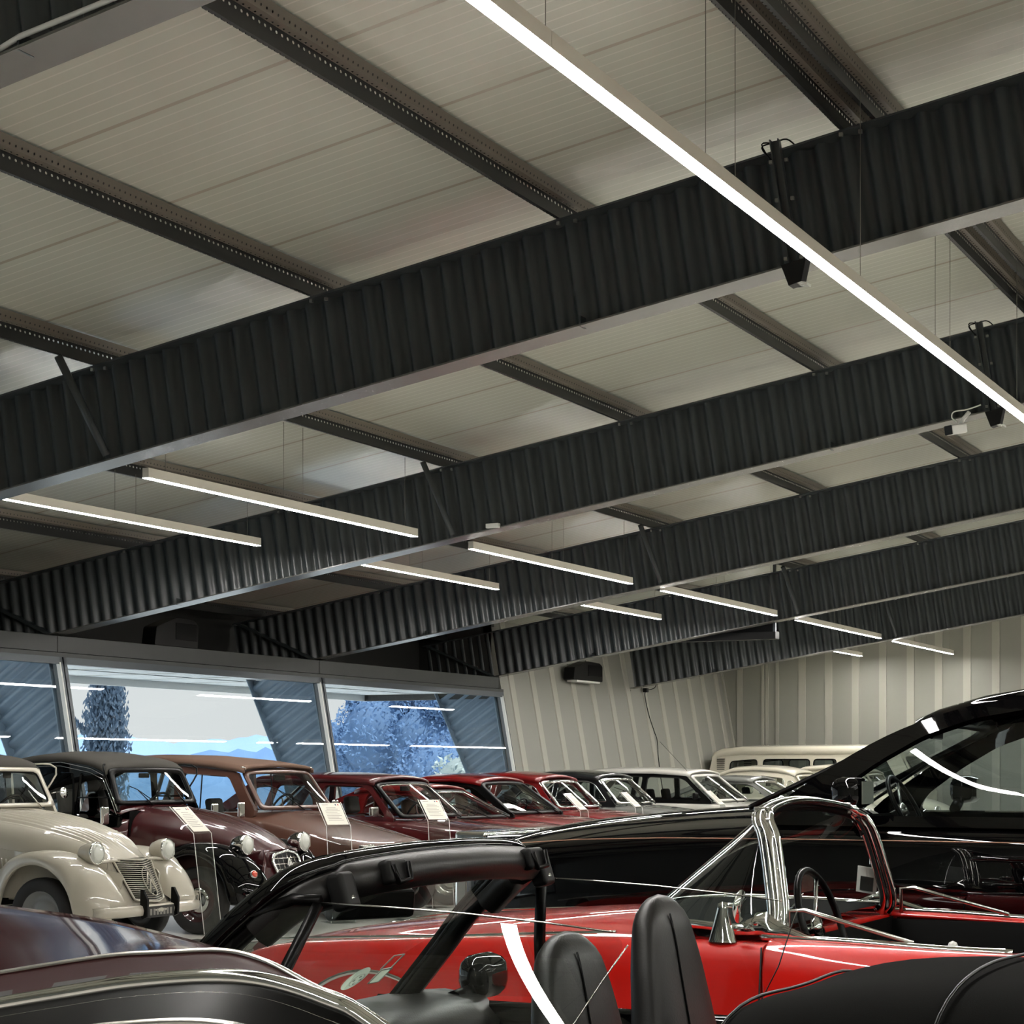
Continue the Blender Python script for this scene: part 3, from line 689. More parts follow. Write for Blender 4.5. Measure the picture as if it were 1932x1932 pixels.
    if P.get('lamps'):
        x, y, z, kind = P['lamps']
        for s in (1, -1):
            if kind == 'round':
                T = Matrix.Translation((x, s * y, z)) @ Matrix.Rotation(R(90), 4, 'Y')
                o = MB().lathe([(.10, -.06), (.10, .0), (.09, .012)], 24, T).build('headlamp', M['chrome'], t); MB().lathe([(.09, .008), (.06, .03), (.001, .036)], 24, T).build('lens', M['lens'], o)
            else:
                o = MB().box((x - .04, s * y - .11, z - .07), (x + .012, s * y + .11, z + .07)).build('headlamp', M['chrome_dull'], t, bev=.01)
                MB().box((x, s * y - .095, z - .058), (x + .02, s * y + .095, z + .058)).build('lens', M['lens'], o, bev=.006)
    if P.get('bumper'):
        x, z = P['bumper']; h = P['hw'] * .96
        MB().tube([(x - .35, -h, z), (x - .08, -h * .97, z), (x, -h * .8, z), (x + .03, 0, z), (x, h * .8, z), (x - .08, h * .97, z), (x - .35, h, z)], .045, 8).build('bumper', tr, t)
    if P.get('mirrors'):
        x, z, mm = P['mirrors']
        for s in (1, -1):
            o = MB().obox((x, s * (P['hw'] + .06), z), (.05, .15, .10)).build('door_mirror', M[mm], t, bev=.018)
            MB().tube([(x + .02, s * (yb - .0), z - .06), (x, s * (P['hw'] + .04), z - .01)], .01, 6).build('arm', M[mm], o)
    if P.get('antenna'):
        x, y, z = P['antenna']; MB().tube([(x, y, z), (x - .5, y, z + .5)], .003, 5).build('antenna', M['trimblk'], t)
    if P.get('grille'):
        x, y, z0, z1 = P['grille']; g = MB().box((x - .03, -y, z0), (x + .005, y, z1)); o = g.build('grille', M['trimblk'], t)
        b = MB(); n = 7
        for k in range(n): b.box((x, -y, lerp(z0, z1, (k + .3) / n)), (x + .012, y, lerp(z0, z1, (k + .6) / n)))
        b.build('bars', tr, o)
    return t
# ---------------------------------------------------------------- the two small saloons with canvas roofs
def tin_snail(label, loc, C):
    t = thing('saloon_car', label, 'car', loc, 0, None); pm = C['paint']; fm = C['fender']; um = C['upper']
    # bonnet
    top = [(-.84, 1.12), (-.6, 1.095), (-.3, 1.045), (0, .965), (.2, .89), (.36, .81), (.44, .768), (.475, .742)]
    hwd = [(-.84, .575), (-.6, .55), (-.3, .50), (0, .42), (.2, .355), (.36, .30), (.44, .275), (.475, .265)]
    low = [(-.84, .78), (-.3, .72), (0, .68), (.3, .62), (.475, .58)]
    N_ = lambda u, v: lerp(C['x0'][0], C['x0'][1], (.75 - v) / .35) - C['vk'] * math.sqrt(u * u + .0004)
    rows = []; nx = 30; ny = 260
    for i in range(nx + 1):
        x = lerp(-.84, .475, i / nx); zt = sinterp(x, top); hw = sinterp(x, hwd); zl = sinterp(x, low); r = []
        for j in range(ny + 1):
            a = math.pi * j / ny; ca, sa = math.cos(a), math.sin(a)
            y = -hw * (abs(ca) ** .62) * (1 if ca > 0 else -1); z = zl + (zt - zl) * (sa ** .60 if sa > 0 else 0)
            k = abs(y) / hw
            fade = max(0, min(1, (x + .78) / .12)) * max(0, min(1, (.36 - x) / .12)) * max(0, min(1, (.82 - k) / .08))
            z += C['ripple'] * fade * (abs(math.sin(math.pi * y / hw * C['nrip'] / 2)) - .3)
            q_ = max(0, min(1, (x - .05) / .42)); r.append((x + (C['x0'][0] - .475 + .004) * q_ - C['vk'] * abs(y) * q_ * q_ + (.745 - z) * .5 * q_ ** 4, y, z))
        rows.append(r)
    MB().grid(rows).build('bonnet', pm, t)
    # cowl below the windscreen with two fresh-air seams
    cw = []
    for k, (x, z) in enumerate([(-.80, 1.105), (-.86, 1.118), (-.88, 1.128), (-.885, 1.122), (-.905, 1.138), (-.93, 1.142)]):
        cw.append([(x - .07 * (u * u), u * .60, z - .05 * abs(u) ** 5) for u in [q / 12 for q in range(-12, 13)]])
    MB().grid(cw).build('scuttle', pm, t, solid=.012)
    # bonnet side with slots
    for s in (1, -1):
        f = lambda u, v, s=s: (u, s * (interp(u, [(-.84, .585), (-.3, .515), (0, .44), (.3, .335), (.5, .23)])), v)
        panel(resample([(-.86, .42), (.46, .42), (.50, .62), (.2, .70), (-.3, .79), (-.86, .86)], 60), [], f, 'bonnet_side', pm, t, .012, 0, maxe=.12)
        b = MB()
        for k in range(9):
            x = -.74 + k * .042; x2 = x + .03; z0, z1 = .60, .77 - k * .005
            y = s * (interp(x, [(-.84, .585), (-.3, .515), (0, .44)]) + .012)
            b.tube([(x, y, z1), (x + .02, y + s * .004, (z0 + z1) / 2), (x + .04, y, z0)], .008, 6)
        b.build('side_slots', pm, t)
    # front wings
    zt = [(-.66, .36), (-.56, .56), (-.42, .70), (-.25, .785), (-.05, .82), (.15, .81), (.32, .755), (.46, .655), (.56, .52), (.61, .40), (.62, .33)]
    yo = [(-.66, .60), (-.45, .66), (-.2, .715), (.1, .74), (.35, .735), (.5, .69), (.58, .62), (.62, .54)]
    def arch(x, cx, r): return (.3 + math.sqrt(max(0, r * r - (x - cx) ** 2))) if abs(x - cx) < r else .0
    for s in (1, -1):
        rows = []; n = 54
        for i in range(n + 1):
            x = -.66 + 1.28 * (.5 - .5 * math.cos(math.pi * i / n)); T_ = sinterp(x, zt); Y = sinterp(x, yo)
            B_ = max(arch(x, -.02, .40), .27 if x > .3 else .33); B_ = min(B_, T_ - .015); yi = interp(x, [(-.66, .52), (-.2, .44), (.2, .36), (.5, .30), (.62, .33)])
            rows.append([(x, s * yi, lerp(T_, B_, .55)), (x, s * lerp(yi, Y, .05), lerp(T_, B_, .22)), (x, s * lerp(yi, Y, .18), T_ - .02), (x, s * lerp(yi, Y, .4), T_), (x, s * lerp(yi, Y, .62), T_ - .012 - .03 * 0), (x, s * lerp(yi, Y, .82), lerp(T_, B_, .12)),
                         (x, s * lerp(yi, Y, .95), lerp(T_, B_, .33)), (x, s * Y, lerp(T_, B_, .6)), (x, s * (Y - .004), lerp(T_, B_, .92)), (x, s * (Y - .012), B_), (x, s * (Y - .035), B_ + .004)])
        o = MB().grid(rows).build('front_wing', fm, t, subs=1)
        MB().grid([[(x, s * interp(x, [(-.66, .52), (-.2, .44), (.2, .36), (.5, .30), (.62, .33)]), lerp(sinterp(x, zt), .3, .30)), (x, s * interp(x, [(-.3, .49), (0, .41), (.3, .31), (.4, .29)]), interp(x, [(-.3, .74), (.3, .66), (.4, .64)])),
                    (x, s * interp(x, [(-.3, .45), (.4, .30)]), .40)] for x in [lerp(-.5, .38, k / 14) for k in range(15)]]).build('inner_wing', pm, t)
        # nose closing of the wing, facing forward down to the bumper
        rows = []
        for k in range(9):
            u = k / 8; rows.append([(.615 - .03 * v * v, s * lerp(.33, .54, u) - s * .0, lerp(.41, .29, v)) for v in (0, .3, .6, 1)])
        MB().grid(rows).build('wing_nose', fm, t)
        # rear wing
        rz_ = [(-3.0, .40), (-2.85, .60), (-2.65, .73), (-2.4, .77), (-2.15, .73), (-1.95, .60), (-1.85, .42)]; rows = []
        for i in range(31):
            x = lerp(-3.0, -1.85, i / 30); T_ = sinterp(x, rz_); Y = .60 + .12 * math.sin(math.pi * i / 30); B_ = .36
            rows.append([(x, s * .5, T_), (x, s * .6, T_), (x, s * lerp(.6, Y, .7), T_ - .03), (x, s * Y, T_ - .10), (x, s * Y, lerp(T_, B_, .6)), (x, s * (Y - .01), B_)])
        MB().grid(rows).build('rear_wing', fm, t, subs=1)
    # lower body tub
    st = [(-.80, [(0, .3), (.5, .3), (.60, .34), (.605, .6), (.60, .86), (.585, .98), (.55, 1.0), (0, 1.0)]), (-1.6, [(0, .3), (.5, .3), (.62, .34), (.63, .6), (.62, .86), (.605, .97), (.57, .985), (0, .985)]),
          (-2.4, [(0, .3), (.5, .3), (.62, .34), (.63, .6), (.61, .86), (.59, .97), (.55, .985), (0, .985)]), (-3.05, [(0, .35), (.45, .35), (.52, .4), (.54, .6), (.52, .85), (.50, .95), (.46, .98), (0, 1.0)]), (-3.2, [(0, .4), (.4, .4), (.46, .45), (.48, .6), (.46, .8), (.44, .88), (.4, .9), (0, .92)])]
    b = MB()   # open tub: only sides, rear and floor so that the cabin stays hollow
    for s in (1, -1):
        b.grid([[(x, s * y, z) for y, z in pr[2:7]] for x, pr in st])
    b.add([(-.8, -.6, .33), (-.8, .6, .33), (-3.2, .46, .4), (-3.2, -.46, .4)], [(0, 1, 2, 3)])
    b.add([(-3.2, -.46, .42), (-3.2, .46, .42), (-3.2, .44, .9), (-3.2, -.44, .9)], [(0, 1, 2, 3)])
    b.build('body_side', pm, t, solid=.02, off=0)
    MB().add([(-.79, -.6, .33), (-.79, .6, .33), (-.79, .58, 1.08), (-.79, -.58, 1.08)], [(0, 1, 2, 3)]).build('bulkhead', M['interior'], t)
    # arched upper side with the two window openings
    arc = [(-.86, .96), (-.91, 1.10), (-1.02, 1.30), (-1.09, 1.42), (-1.25, 1.485), (-1.6, 1.545), (-1.95, 1.535), (-2.3, 1.46), (-2.6, 1.33), (-2.85, 1.17), (-3.05, .98)]
    oc = [(lerp(-.86, -3.05, i / 40), 0) for i in range(41)]
    outer = [(x, z) for x, z in arc] + [(-3.05, .93), (-.86, .93)]
    fwin = rounded([(-.99, 1.015), (-1.38, 1.015), (-1.38, 1.425), (-1.22, 1.405), (-1.11, 1.31), (-1.04, 1.19)], .03, 3)
    rwin = rounded([(-1.44, 1.015), (-2.13, 1.015), (-2.09, 1.2), (-1.98, 1.33), (-1.75, 1.425), (-1.44, 1.43)], .05, 4)
    rw2 = rounded([(-2.22, 1.04), (-2.72, 1.04), (-2.55, 1.2), (-2.22, 1.35)], .04, 4)
    def sf(s): return lambda x, z: (x, s * (lerp(.605, .545, (z - .95) / .58) - .04 * max(0, (-x - 2.2)) ** 1.5 + (.01 if 0 else 0)), z)
    for s in (1, -1):
        f = sf(s)
        panel(resample(outer, 80), [fwin, rwin, rw2], f, 'side_frame', um, t, .03, -1, maxe=.25)
        for wn, zz in ((fwin, 1.2), (rwin, 0), (rw2, 0)):
            g = [f(u, max(v, zz)) for u, v in wn]; q = [(a[0], a[1] - s * .012, a[2]) for a in g]
            MB().add(q, [tuple(range(len(q)))]).build('side_window', M['carglass'], t)
        MB().tube([(f(-.99, 1.2)[0] - .04, f(-1, 1.2)[1], 1.2), f(-1.38, 1.2)], .008, 6).build('window_rail', M['trimblk'], t)
        for off, rr, mm in ((.012, .006, C['trimline']), (.030, .004, C['trimline'])):
            L = [f(x, z - (.02 if off < .02 else .055)) for x, z in arc[1:]]
            MB().tube([(a[0] - (.01 if off > .02 else 0), a[1] + s * .006, a[2]) for a in L], rr, 6).build('arch_trim', M[mm], t)
        MB().box((-1.405, s * .60, .45), (-1.415, s * .618, 1.42)).build('door_gap', M['trimblk'], t)
        MB().tube([(-.9, s * .612, .90), (-1.38, s * .635, .90)], .006, 6).build('waist_trim', M[C['trimline']], t)
    # canvas roof
    rf = [(-1.075, 1.470), (-1.10, 1.492), (-1.2, 1.527), (-1.4, 1.562), (-1.65, 1.578), (-1.95, 1.565), (-2.3, 1.49), (-2.6, 1.36), (-2.86, 1.19), (-3.06, .99)]
    rows = []
    for i in range(40):
        x = lerp(rf[0][0], rf[-1][0], i / 39); z = sinterp(-x, [(-a, b_) for a, b_ in rf]); hw = .57 - .04 * max(0, (-x - 2.2)) ** 1.5
        sag = .004 * math.sin(x * 24)
        rows.append([(x, -hw - .008, z - .05), (x, -hw - .004, z - .015)] + [(x, hw * k, z + .038 * (1 - k * k) + sag * (1 - abs(k))) for k in (-.95, -.75, -.5, -.25, 0, .25, .5, .75, .95)] + [(x, hw + .004, z - .015), (x, hw + .008, z - .05)])
    rows.insert(0, [(-1.07, p[1], p[2] - .045) for p in rows[0]]); rows.insert(0, [(-1.10, p[1], p[2] - .01) for p in rows[0]])
    MB().grid(rows).build('canvas_roof', C['canvas'], t, solid=.012, off=1)
    # windscreen
    fw = wscreen_map(-.925, 1.135, .600, -1.065, 1.462, .545, .035)
    ringpanel(rect_uv(-1, 1, 0, 1, .04), rect_uv(-.915, .915, .085, .90, .12), fw, 'windscreen_frame', C['screenframe'], t, .03)
    disc(rect_uv(-.915, .915, .085, .90, .12), fw, 'windscreen', M['carglass'], t)
    MB().tube([fw(*p) for p in rect_uv(-.915, .915, .085, .90, .12)], .010, 6, closed=True).build('windscreen_seal', M['trimblk'], t)
    wiper(t, fw, .62, .45, .38, C['wiper']); wiper(t, fw, -.25, -.52, .38, C['wiper'])
    for dy in (.06, .2) if C['visor'] else ():
        MB().obox((-1.10, dy, 1.405), (.02, .09, .05)).build('sun_visor', M['seatgrey'], t, bev=.008)
    MB().obox((-1.08, 0, 1.40), (.025, .14, .045)).build('rear_view_mirror', M['trimblk'], t, bev=.008)
    # bent tube loops beside the roof front corners
    for s in (1, -1):
        pts = [(-1.10, s * .55, 1.50), (-1.06, s * .60, 1.505), (-1.02, s * .66, 1.50), (-.99, s * .70, 1.47), (-.98, s * .69, 1.41), (-.99, s * .64, 1.34), (-1.0, s * .59, 1.28)]
        MB().tube(pts, .0085, 8).build('roof_loop', C['loop'], t)
    # lamps on their bar
    MB().tube([(.36, -.52, .70), (.40, -.3, .725), (.40, .3, .725), (.36, .52, .70)], .014, 8).build('lamp_bar', pm, t)
    for s in (1, -1):
        T = Matrix.Translation((.38, s * .455, .79)) @ Matrix.Rotation(R(88), 4, 'Y')
        o = MB().lathe([(.001, -.15), (.035, -.142), (.065, -.11), (.085, -.05), (.091, 0), (.091, .02), (.086, .03)], 28, T).build('headlamp', C['lamp'], t)
        MB().lathe([(.088, .018), (.092, .026), (.088, .036), (.080, .034)], 28, T).build('rim', M['chrome'], o)
        MB().lathe([(.082, .03), (.07, .045), (.045, .055), (.001, .06)], 24, T).build('lens', M['lens'], o)
        q = MB()
        for k in range(-4, 5): q.box((0, 0, 0), (.001, .001, .001)) if 0 else q.tube([T @ Vector((-.062 * math.cos(k * .16), k * .016, .050)), T @ Vector((.062 * math.cos(k * .16), k * .016, .050))], .0018, 4)
        q.build('flutes', M['lens'], o)
        MB().tube([(.36, s * .455, .70), (.30, s * .455, .71)], .02, 8).build('bracket', M['trimblk'], o)
        MB().tube([(.38, s * .455, .70), (.36, s * .455, .62)], .014, 8).build('stalk', M['trimblk'], o)
    # front apron between the wings and grille
    fa = lambda u, v: (N_(u, v) - .004, u, v)
    MB().grid([[(N_(w_ * k / 12, v) - .014, w_ * k / 12, v) for k in range(-12, 13)] for v, w_ in [(lerp(.33, .742, q / 14), interp(lerp(.33, .742, q / 14), [(.33, .37), (.56, .34), (.69, .268), (.748, .255)])) for q in range(15)]]).build('front_panel', pm, t, solid=.01, off=0)
    if C['grille'] == 'bars':
        def gf(u, v, d=0): return (N_(u, v) + d, u, v)
        out = resample(rounded([(-.19, .40), (0, .385), (.19, .40), (.245, .742), (0, .728), (-.245, .742)], .01), 60); inn = resample(rounded([(-.18, .412), (0, .397), (.18, .412), (.232, .730), (0, .716), (-.232, .730)], .01), 60)
        g = panel(out, [], lambda u, v: gf(u, v, .004), 'grille', M['trimblk'], t, .004, 0, maxe=.08)
        ringpanel(out, inn, lambda u, v: gf(u, v, .014), 'grille_surround', pm, g, .02)
        b = MB()
        for k in range(19):
            v = .42 + k * .0164; h = lerp(.182, .230, (v - .4) / .32)
            b.tube([gf(u * h, v - .012 * (1 - abs(u)), .018) for u in (-1, -.6, -.2, 0, .2, .6, 1)], .0036, 6)
        b.build('bars', C['bars'], g)
        # oval emblem with two chevrons
        e_ = MB(); e_.tube([gf(.062 * math.sin(a), .555 + .115 * math.cos(a), .026) for a in [6.2832 * k / 36 for k in range(36)]], .004, 6, closed=True)
        for v0 in (.565, .505):
            e_.tube([gf(-.045, v0 - .035, .028), gf(0, v0 + .06, .028), gf(.045, v0 - .035, .028)], .0085, 6)
        e_.build('emblem', C['bars'], g)
        MB().lathe([(.016, 0), (.016, .004), (.001, .004)], 16, Matrix.Translation(gf(0, .462, .026)) @ Matrix.Rotation(R(90), 4, 'Y')).build('crank_hole', M['trimblk'], g)
    else:
        def gf(u, v, d=0): return (N_(u, v) + d, u, v)
        sh = [(-.18, .47), (.18, .47), (.23, .645), (.19, .705), (0, .735), (-.19, .705), (-.23, .645)]
        out = resample(rounded(sh, .04), 60); inn = resample(rounded([(u * .88, .60 + (v - .60) * .86) for u, v in sh], .035), 60)
        g = panel(inn, [], lambda u, v: gf(u, v, .004), 'grille', M['trimblk'], t, .004, 0, maxe=.08)
        ringpanel(out, inn, lambda u, v: gf(u, v, .016), 'grille_surround', M['chrome'], g, .02)
        b = MB()
        for k in range(4): b.tube([gf(u * .19, .51 + k * .05, .012) for u in (-1, -.5, 0, .5, 1)], .004, 6)
        for k in range(-2, 3): b.tube([gf(k * .065, .49, .010), gf(k * .065, .70, .010)], .002, 5)
        b.build('bars', M['chrome_dull'], g)
        e_ = MB()
        for v0 in (.585, .62): e_.tube([gf(-.035, v0 - .02, .026), gf(0, v0 + .035, .026), gf(.035, v0 - .02, .026)], .007, 6)
        e_.build('chevron_emblem', M['white'], g)
    # bumper
    bm = C['bumper']
    o = MB().grid([[(x, y, z) for x, z in ((.62 + c_, .29), (.66 + c_, .30), (.665 + c_, .33), (.655 + c_, .36), (.62 + c_, .37))] for y, c_ in ((-.66, -.12), (-.6, -.05), (-.4, 0), (0, .02), (.4, 0), (.6, -.05), (.66, -.12))]).build('bumper', bm, t, solid=.01)
    for s in (1, -1): MB().prism([(0, .26), (.05, .28), (.055, .42), (.01, .50), (-.015, .5), (-.02, .3)], lambda u, v, k, s=s: (.66 + u, s * .2 + (k - .5) * .03, v)).build('overrider', M['trimblk'] if C['grille'] == 'bars' else bm, o, bev=.006)
    pl_ = MB().box((.675, -.17, .27), (.69, .17, .36)).build('number_plate', M['plate'], t)
    q = MB()
    for k in range(7): q.box((.69, -.145 + k * .043, .29), (.692, -.12 + k * .043, .34))
    q.build('blurred_characters', M['platetxt'], pl_)
    for s in (1, -1):
        T = Matrix.Translation((.47, s * .70, .54)) @ Matrix.Rotation(R(90), 4, 'Y') @ Matrix.Rotation(R(25 * s), 4, 'X')
        if C['indicator']: 
            T = Matrix.Translation((.545, s * .57, .535)) @ Matrix.Rotation(R(70), 4, 'Y') @ Matrix.Rotation(R(-20 * s), 4, 'X')
            o = MB().lathe([(.036, 0), (.036, .03), (.03, .035)], 20, T).build('indicator', M['chrome'], t); MB().lathe([(.029, .03), (.02, .045), (.001, .05)], 20, T).build('lens', M['red_lens'], o)
    for x in (0, -2.4):
        for s in (1, -1): wheel(t, x, s * .60, .30, .125, rim=C['rim'], hub=C['hub'])
    # mirrors on arms
    for s in (1, -1) if C['mirror'] == 'square' else (1,):
        if C['mirror'] == 'square':
            o = MB().tube([(-.93, s * .61, 1.03), (-.90, s * .70, 1.05), (-.88, s * .80, 1.05)], .005, 6).build('mirror_arm', M['chrome'], t)
            MB().obox((-.87, s * .83, 1.045), (.035, .10, .16), (0, 0, 0)).build('mirror', M['chrome'], o, bev=.022)
        else:
            o = MB().tube([(-.95, s * .60, 1.25), (-.96, s * .72, 1.26)], .004, 6).build('mirror_arm', M['chrome'], t)
            MB().lathe([(.001, -.02), (.04, -.012), (.05, .0), (.047, .008), (.001, .01)], 20, Matrix.Translation((-.96, s * .77, 1.25)) @ Matrix.Rotation(R(80), 4, 'Y')).build('mirror', M['chrome'], o)
    for s in (1, -1): seat(t, -1.42, s * .3, .48, .56, .46, C['seat'], C['grille'] != 'bars', .16, hd=.24)
    seat(t, -2.25, 0, .48, .5, 1.1, C['seat'], False, .16, name='rear_seat')
    MB().add([(-.9, -.56, 1.09), (-.9, .56, 1.09), (-1.1, .56, 1.06), (-1.1, -.56, 1.06), (-1.1, -.56, .98), (-1.1, .56, .98)], [(0, 1, 2, 3), (3, 2, 5, 4)]).build('dashboard', M['interior'], t)
    steering(t, -1.17, .3, 1.06, .19, 65)
    return t
beige = paint('pale_grey_car_paint', 174, 169, 155)
burg = paint('burgundy_car_paint', 52, 8, 12)
blk = M['blackpaint']
cv_dark = noisebump(mat('charcoal_canvas', lin(62, 60, 56), 0.85, spec=.2), 350, 0.3, 0.001)
tin_snail('pale grey small saloon with ripple bonnet and oval chevron emblem, at the left edge', (-10.17, 12.4, 0),
          dict(paint=beige, fender=beige, upper=beige, canvas=cv_dark, screenframe=beige, loop=beige, lamp=beige, bars=beige, ripple=.015, x0=(.47, .645), vk=.45, nrip=18, trimline='chrome_dull', wiper='chrome_dull', visor=True,
               grille='bars', bumper=beige, indicator=False, rim=mat('grey_rim', lin(120, 122, 122), .35), hub=None, mirror='round', seat='seatgrey'))
tin_snail('burgundy and black small saloon with chrome headlamps and red-rimmed wheels', (-10.1, 14.36, 0),
          dict(paint=burg, fender=blk, upper=blk, canvas=cv_dark, screenframe=M['trimblk'], loop=M['trimblk'], lamp=M['chrome'], bars=M['chrome'], ripple=.003, x0=(.49, .60), vk=.14, nrip=9, trimline='chrome', wiper='trimblk', visor=False,
               grille='shield', bumper=M['chrome_dull'], indicator=True, rim=burg, hub='chrome', mirror='square', seat='seatgrey'))
# ---------------------------------------------------------------- row of cars along the windows, noses into the hall
brown = paint('brown_car_paint', 84, 56, 46); cream = paint('cream_car_paint', 205, 200, 182); red = paint('red_car_paint', 112, 10, 13)
dred = paint('dark_red_car_paint', 66, 8, 12); navy = paint('dark_car_paint', 18, 20, 22); white = paint('white_car_paint', 200, 198, 190); silver = paint('grey_car_paint', 110, 112, 108)
brown_cv = noisebump(mat('brown_canvas', lin(104, 82, 70), 0.8, spec=.2), 350, 0.3, 0.001); M['brown_cv'] = brown_cv
def sedan(o):
    P = dict(axles=(1.2, -1.3), hw=.78, wr=.30, belt=.9, yb=.70, yr=.56, zbelt=.92, arches=(1.2, -1.3)); P.update(o); return P
# brown one with canvas roof
P = sedan(dict(paint=brown, body=[(-1.95, .55, .35, .80, .84), (-1.7, .66, .3, .95, .98), (-.9, .72, .28, .99, 1.0), (.05, .73, .28, .99, 1.05), (.30, .72, .28, .97, 1.065), (.75, .70, .28, .86, .98), (1.2, .68, .28, .76, .86), (1.55, .62, .28, .70, .76), (1.68, .5, .32, .62, .66)],
  zbelt=1.0, yb=.665, yr=.60, side=[(.20, .97), (.22, 1.05), (.02, 1.36), (-.02, 1.44), (-1.4, 1.54), (-1.75, 1.50), (-1.98, 1.02), (-1.95, .97)],
  wins=[[(.10, 1.03), (-.04, 1.26), (-.12, 1.385), (-.70, 1.42), (-.70, 1.03)], [(-.78, 1.03), (-.78, 1.425), (-1.45, 1.46), (-1.62, 1.40), (-1.75, 1.03)]],
  roof=[(.06, 1.448), (.0, 1.462), (-.3, 1.505), (-.8, 1.545), (-1.3, 1.555), (-1.7, 1.53), (-1.82, 1.48)], roofmat='brown_cv', crown=.03, roofpaint=brown,
  ws=(.28, 1.06, .655, .02, 1.43, .60), rs=(-2.0, 1.02, .6, -1.80, 1.48, .56), wsframe='paint', lamps=(1.5, .62, .66, 'rect'), bumper=(1.74, .42), mirrors=None, trim='chrome', seatm='seatgrey', zb=1))
t = generic_car('hatchback_car', 'brown hatchback with a brown canvas roof, next to the burgundy saloon', (-11.06, 16.35, 0), 0, P)
for s in (1, -1):
    o = MB().tube([(.12, s * .66, 1.06), (.16, s * .76, 1.07), (.18, s * .84, 1.06)], .005, 6).build('mirror_arm', M['chrome'], t); MB().obox((.19, s * .86, 1.06), (.035, .10, .15)).build('mirror', M['chrome'], o, bev=.02)
    MB().tube([(.06, s * .60, 1.46), (.04, s * .615, 1.475), (0, s * .62, 1.47)], .014, 8).build('roof_catch', M['chrome'], t)
    MB().tube([(-.46, s * .655, 1.04), (-.46, s * .61, 1.42)], .007, 6).build('window_divider', M['trimblk'], t)
# dark red boxy hatchback
P = sedan(dict(paint=dred, body=[(-2.0, .66, .3, .84, .86), (-1.9, .72, .25, .90, .92), (-1.0, .76, .25, .91, .93), (.35, .76, .25, .90, .93), (.62, .75, .25, .88, .925), (1.1, .74, .25, .83, .86), (1.5, .73, .25, .79, .81), (1.56, .68, .3, .74, .75)],
  zbelt=.90, yb=.70, yr=.575, side=[(.55, .88), (.52, .93), (.20, 1.26), (.15, 1.32), (-1.35, 1.35), (-1.95, .92), (-1.93, .88)],
  wins=[[(.42, .94), (.17, 1.22), (.06, 1.275), (-.42, 1.285), (-.46, .94)], [(-.55, .94), (-.52, 1.29), (-1.05, 1.295), (-1.15, .94)], [(-1.22, .94), (-1.12, 1.28), (-1.35, 1.27), (-1.62, .99), (-1.62, .94)]],
  roof=[(.22, 1.305), (.14, 1.325), (-.3, 1.35), (-.9, 1.355), (-1.3, 1.345), (-1.42, 1.32)], ws=(.62, .93, .70, .20, 1.30, .575), rs=(-1.98, .92, .68, -1.40, 1.33, .55), wsframe='trimblk', wschrome=1,
  lamps=(1.56, .55, .64, 'rect'), bumper=(1.62, .42), mirrors=(.36, 1.0, 'chrome_dull'), trim='chrome_dull', grille=(1.57, .4, .58, .70), driprail=[(.55, .93), (.2, 1.28), (-.2, 1.33), (-1.3, 1.35)], drip='trimblk', seatm='seatgrey'))
generic_car('hatchback_car', 'dark red boxy hatchback with rectangular headlamp, behind a clear text stand', (-11.08, 18.6, 0), 0, P)
# low bright red coupe, only screen and bonnet show
P = sedan(dict(paint=red, body=[(-1.9, .66, .25, .78, .82), (-1.0, .76, .22, .82, .88), (.35, .77, .22, .84, .88), (.7, .76, .22, .83, .88), (1.3, .74, .22, .80, .84), (1.9, .70, .25, .70, .74), (2.0, .6, .3, .62, .64)],
  zbelt=.85, yb=.68, yr=.54, side=[(.65, .83), (.62, .87), (.12, 1.16), (.0, 1.2), (-.7, 1.21), (-1.6, .9), (-1.6, .83)], wins=[[(.45, .89), (.10, 1.12), (-.05, 1.155), (-.62, 1.165), (-.66, .89)], [(-.75, .89), (-.72, 1.15), (-1.3, .95), (-1.3, .89)]],
  roof=[(.10, 1.19), (.0, 1.205), (-.35, 1.225), (-.7, 1.215), (-.8, 1.19)], ws=(.68, .88, .68, .08, 1.19, .54), rs=(-1.6, .88, .62, -.78, 1.20, .52), wsframe='trimblk', wschrome=1, bumper=(2.03, .4), trim='chrome', lamps=(1.93, .5, .6, 'round'), backseat=False, seatm='tan', seath=.45))
generic_car('coupe_car', 'low bright red coupe squeezed behind the dark red hatchback', (-11.35, 20.25, 0), 0, P)
# red fastback with black screen frame
P = sedan(dict(paint=red, pillar='trimblk', body=[(-2.0, .60, .3, .76, .80), (-1.5, .70, .25, .84, .9), (-.6, .75, .25, .86, .9), (.35, .76, .25, .86, .9), (.62, .75, .25, .85, .9), (1.2, .74, .25, .80, .86), (1.8, .70, .25, .70, .76), (1.95, .6, .3, .6, .66)],
  zbelt=.88, yb=.70, yr=.57, side=[(.66, .86), (.62, .91), (.08, 1.27), (0, 1.30), (-.6, 1.31), (-1.3, 1.18), (-1.8, .92), (-1.8, .86)],
  wins=[[(.45, .93), (.02, 1.22), (-.05, 1.25), (-.42, 1.26), (-.5, .93)], [(-.72, .96), (-.68, 1.20), (-1.1, 1.12), (-1.3, .96)]],
  roof=[(.12, 1.28), (.02, 1.298), (-.3, 1.335), (-.7, 1.33), (-1.15, 1.25), (-1.5, 1.12)], roofpaint=red, ws=(.60, .90, .72, .08, 1.285, .60), rs=(-1.95, .88, .6, -1.48, 1.12, .52), wsframe='trimblk', bumper=(2.0, .42), trim='chrome_dull', lamps=(1.9, .55, .6, 'round'), mirrors=(.35, .98, 'trimblk'), seatm='tan'))
generic_car('coupe_car', 'red fastback coupe with wide black windscreen frame', (-11.4, 21.9, 0), 0, P)
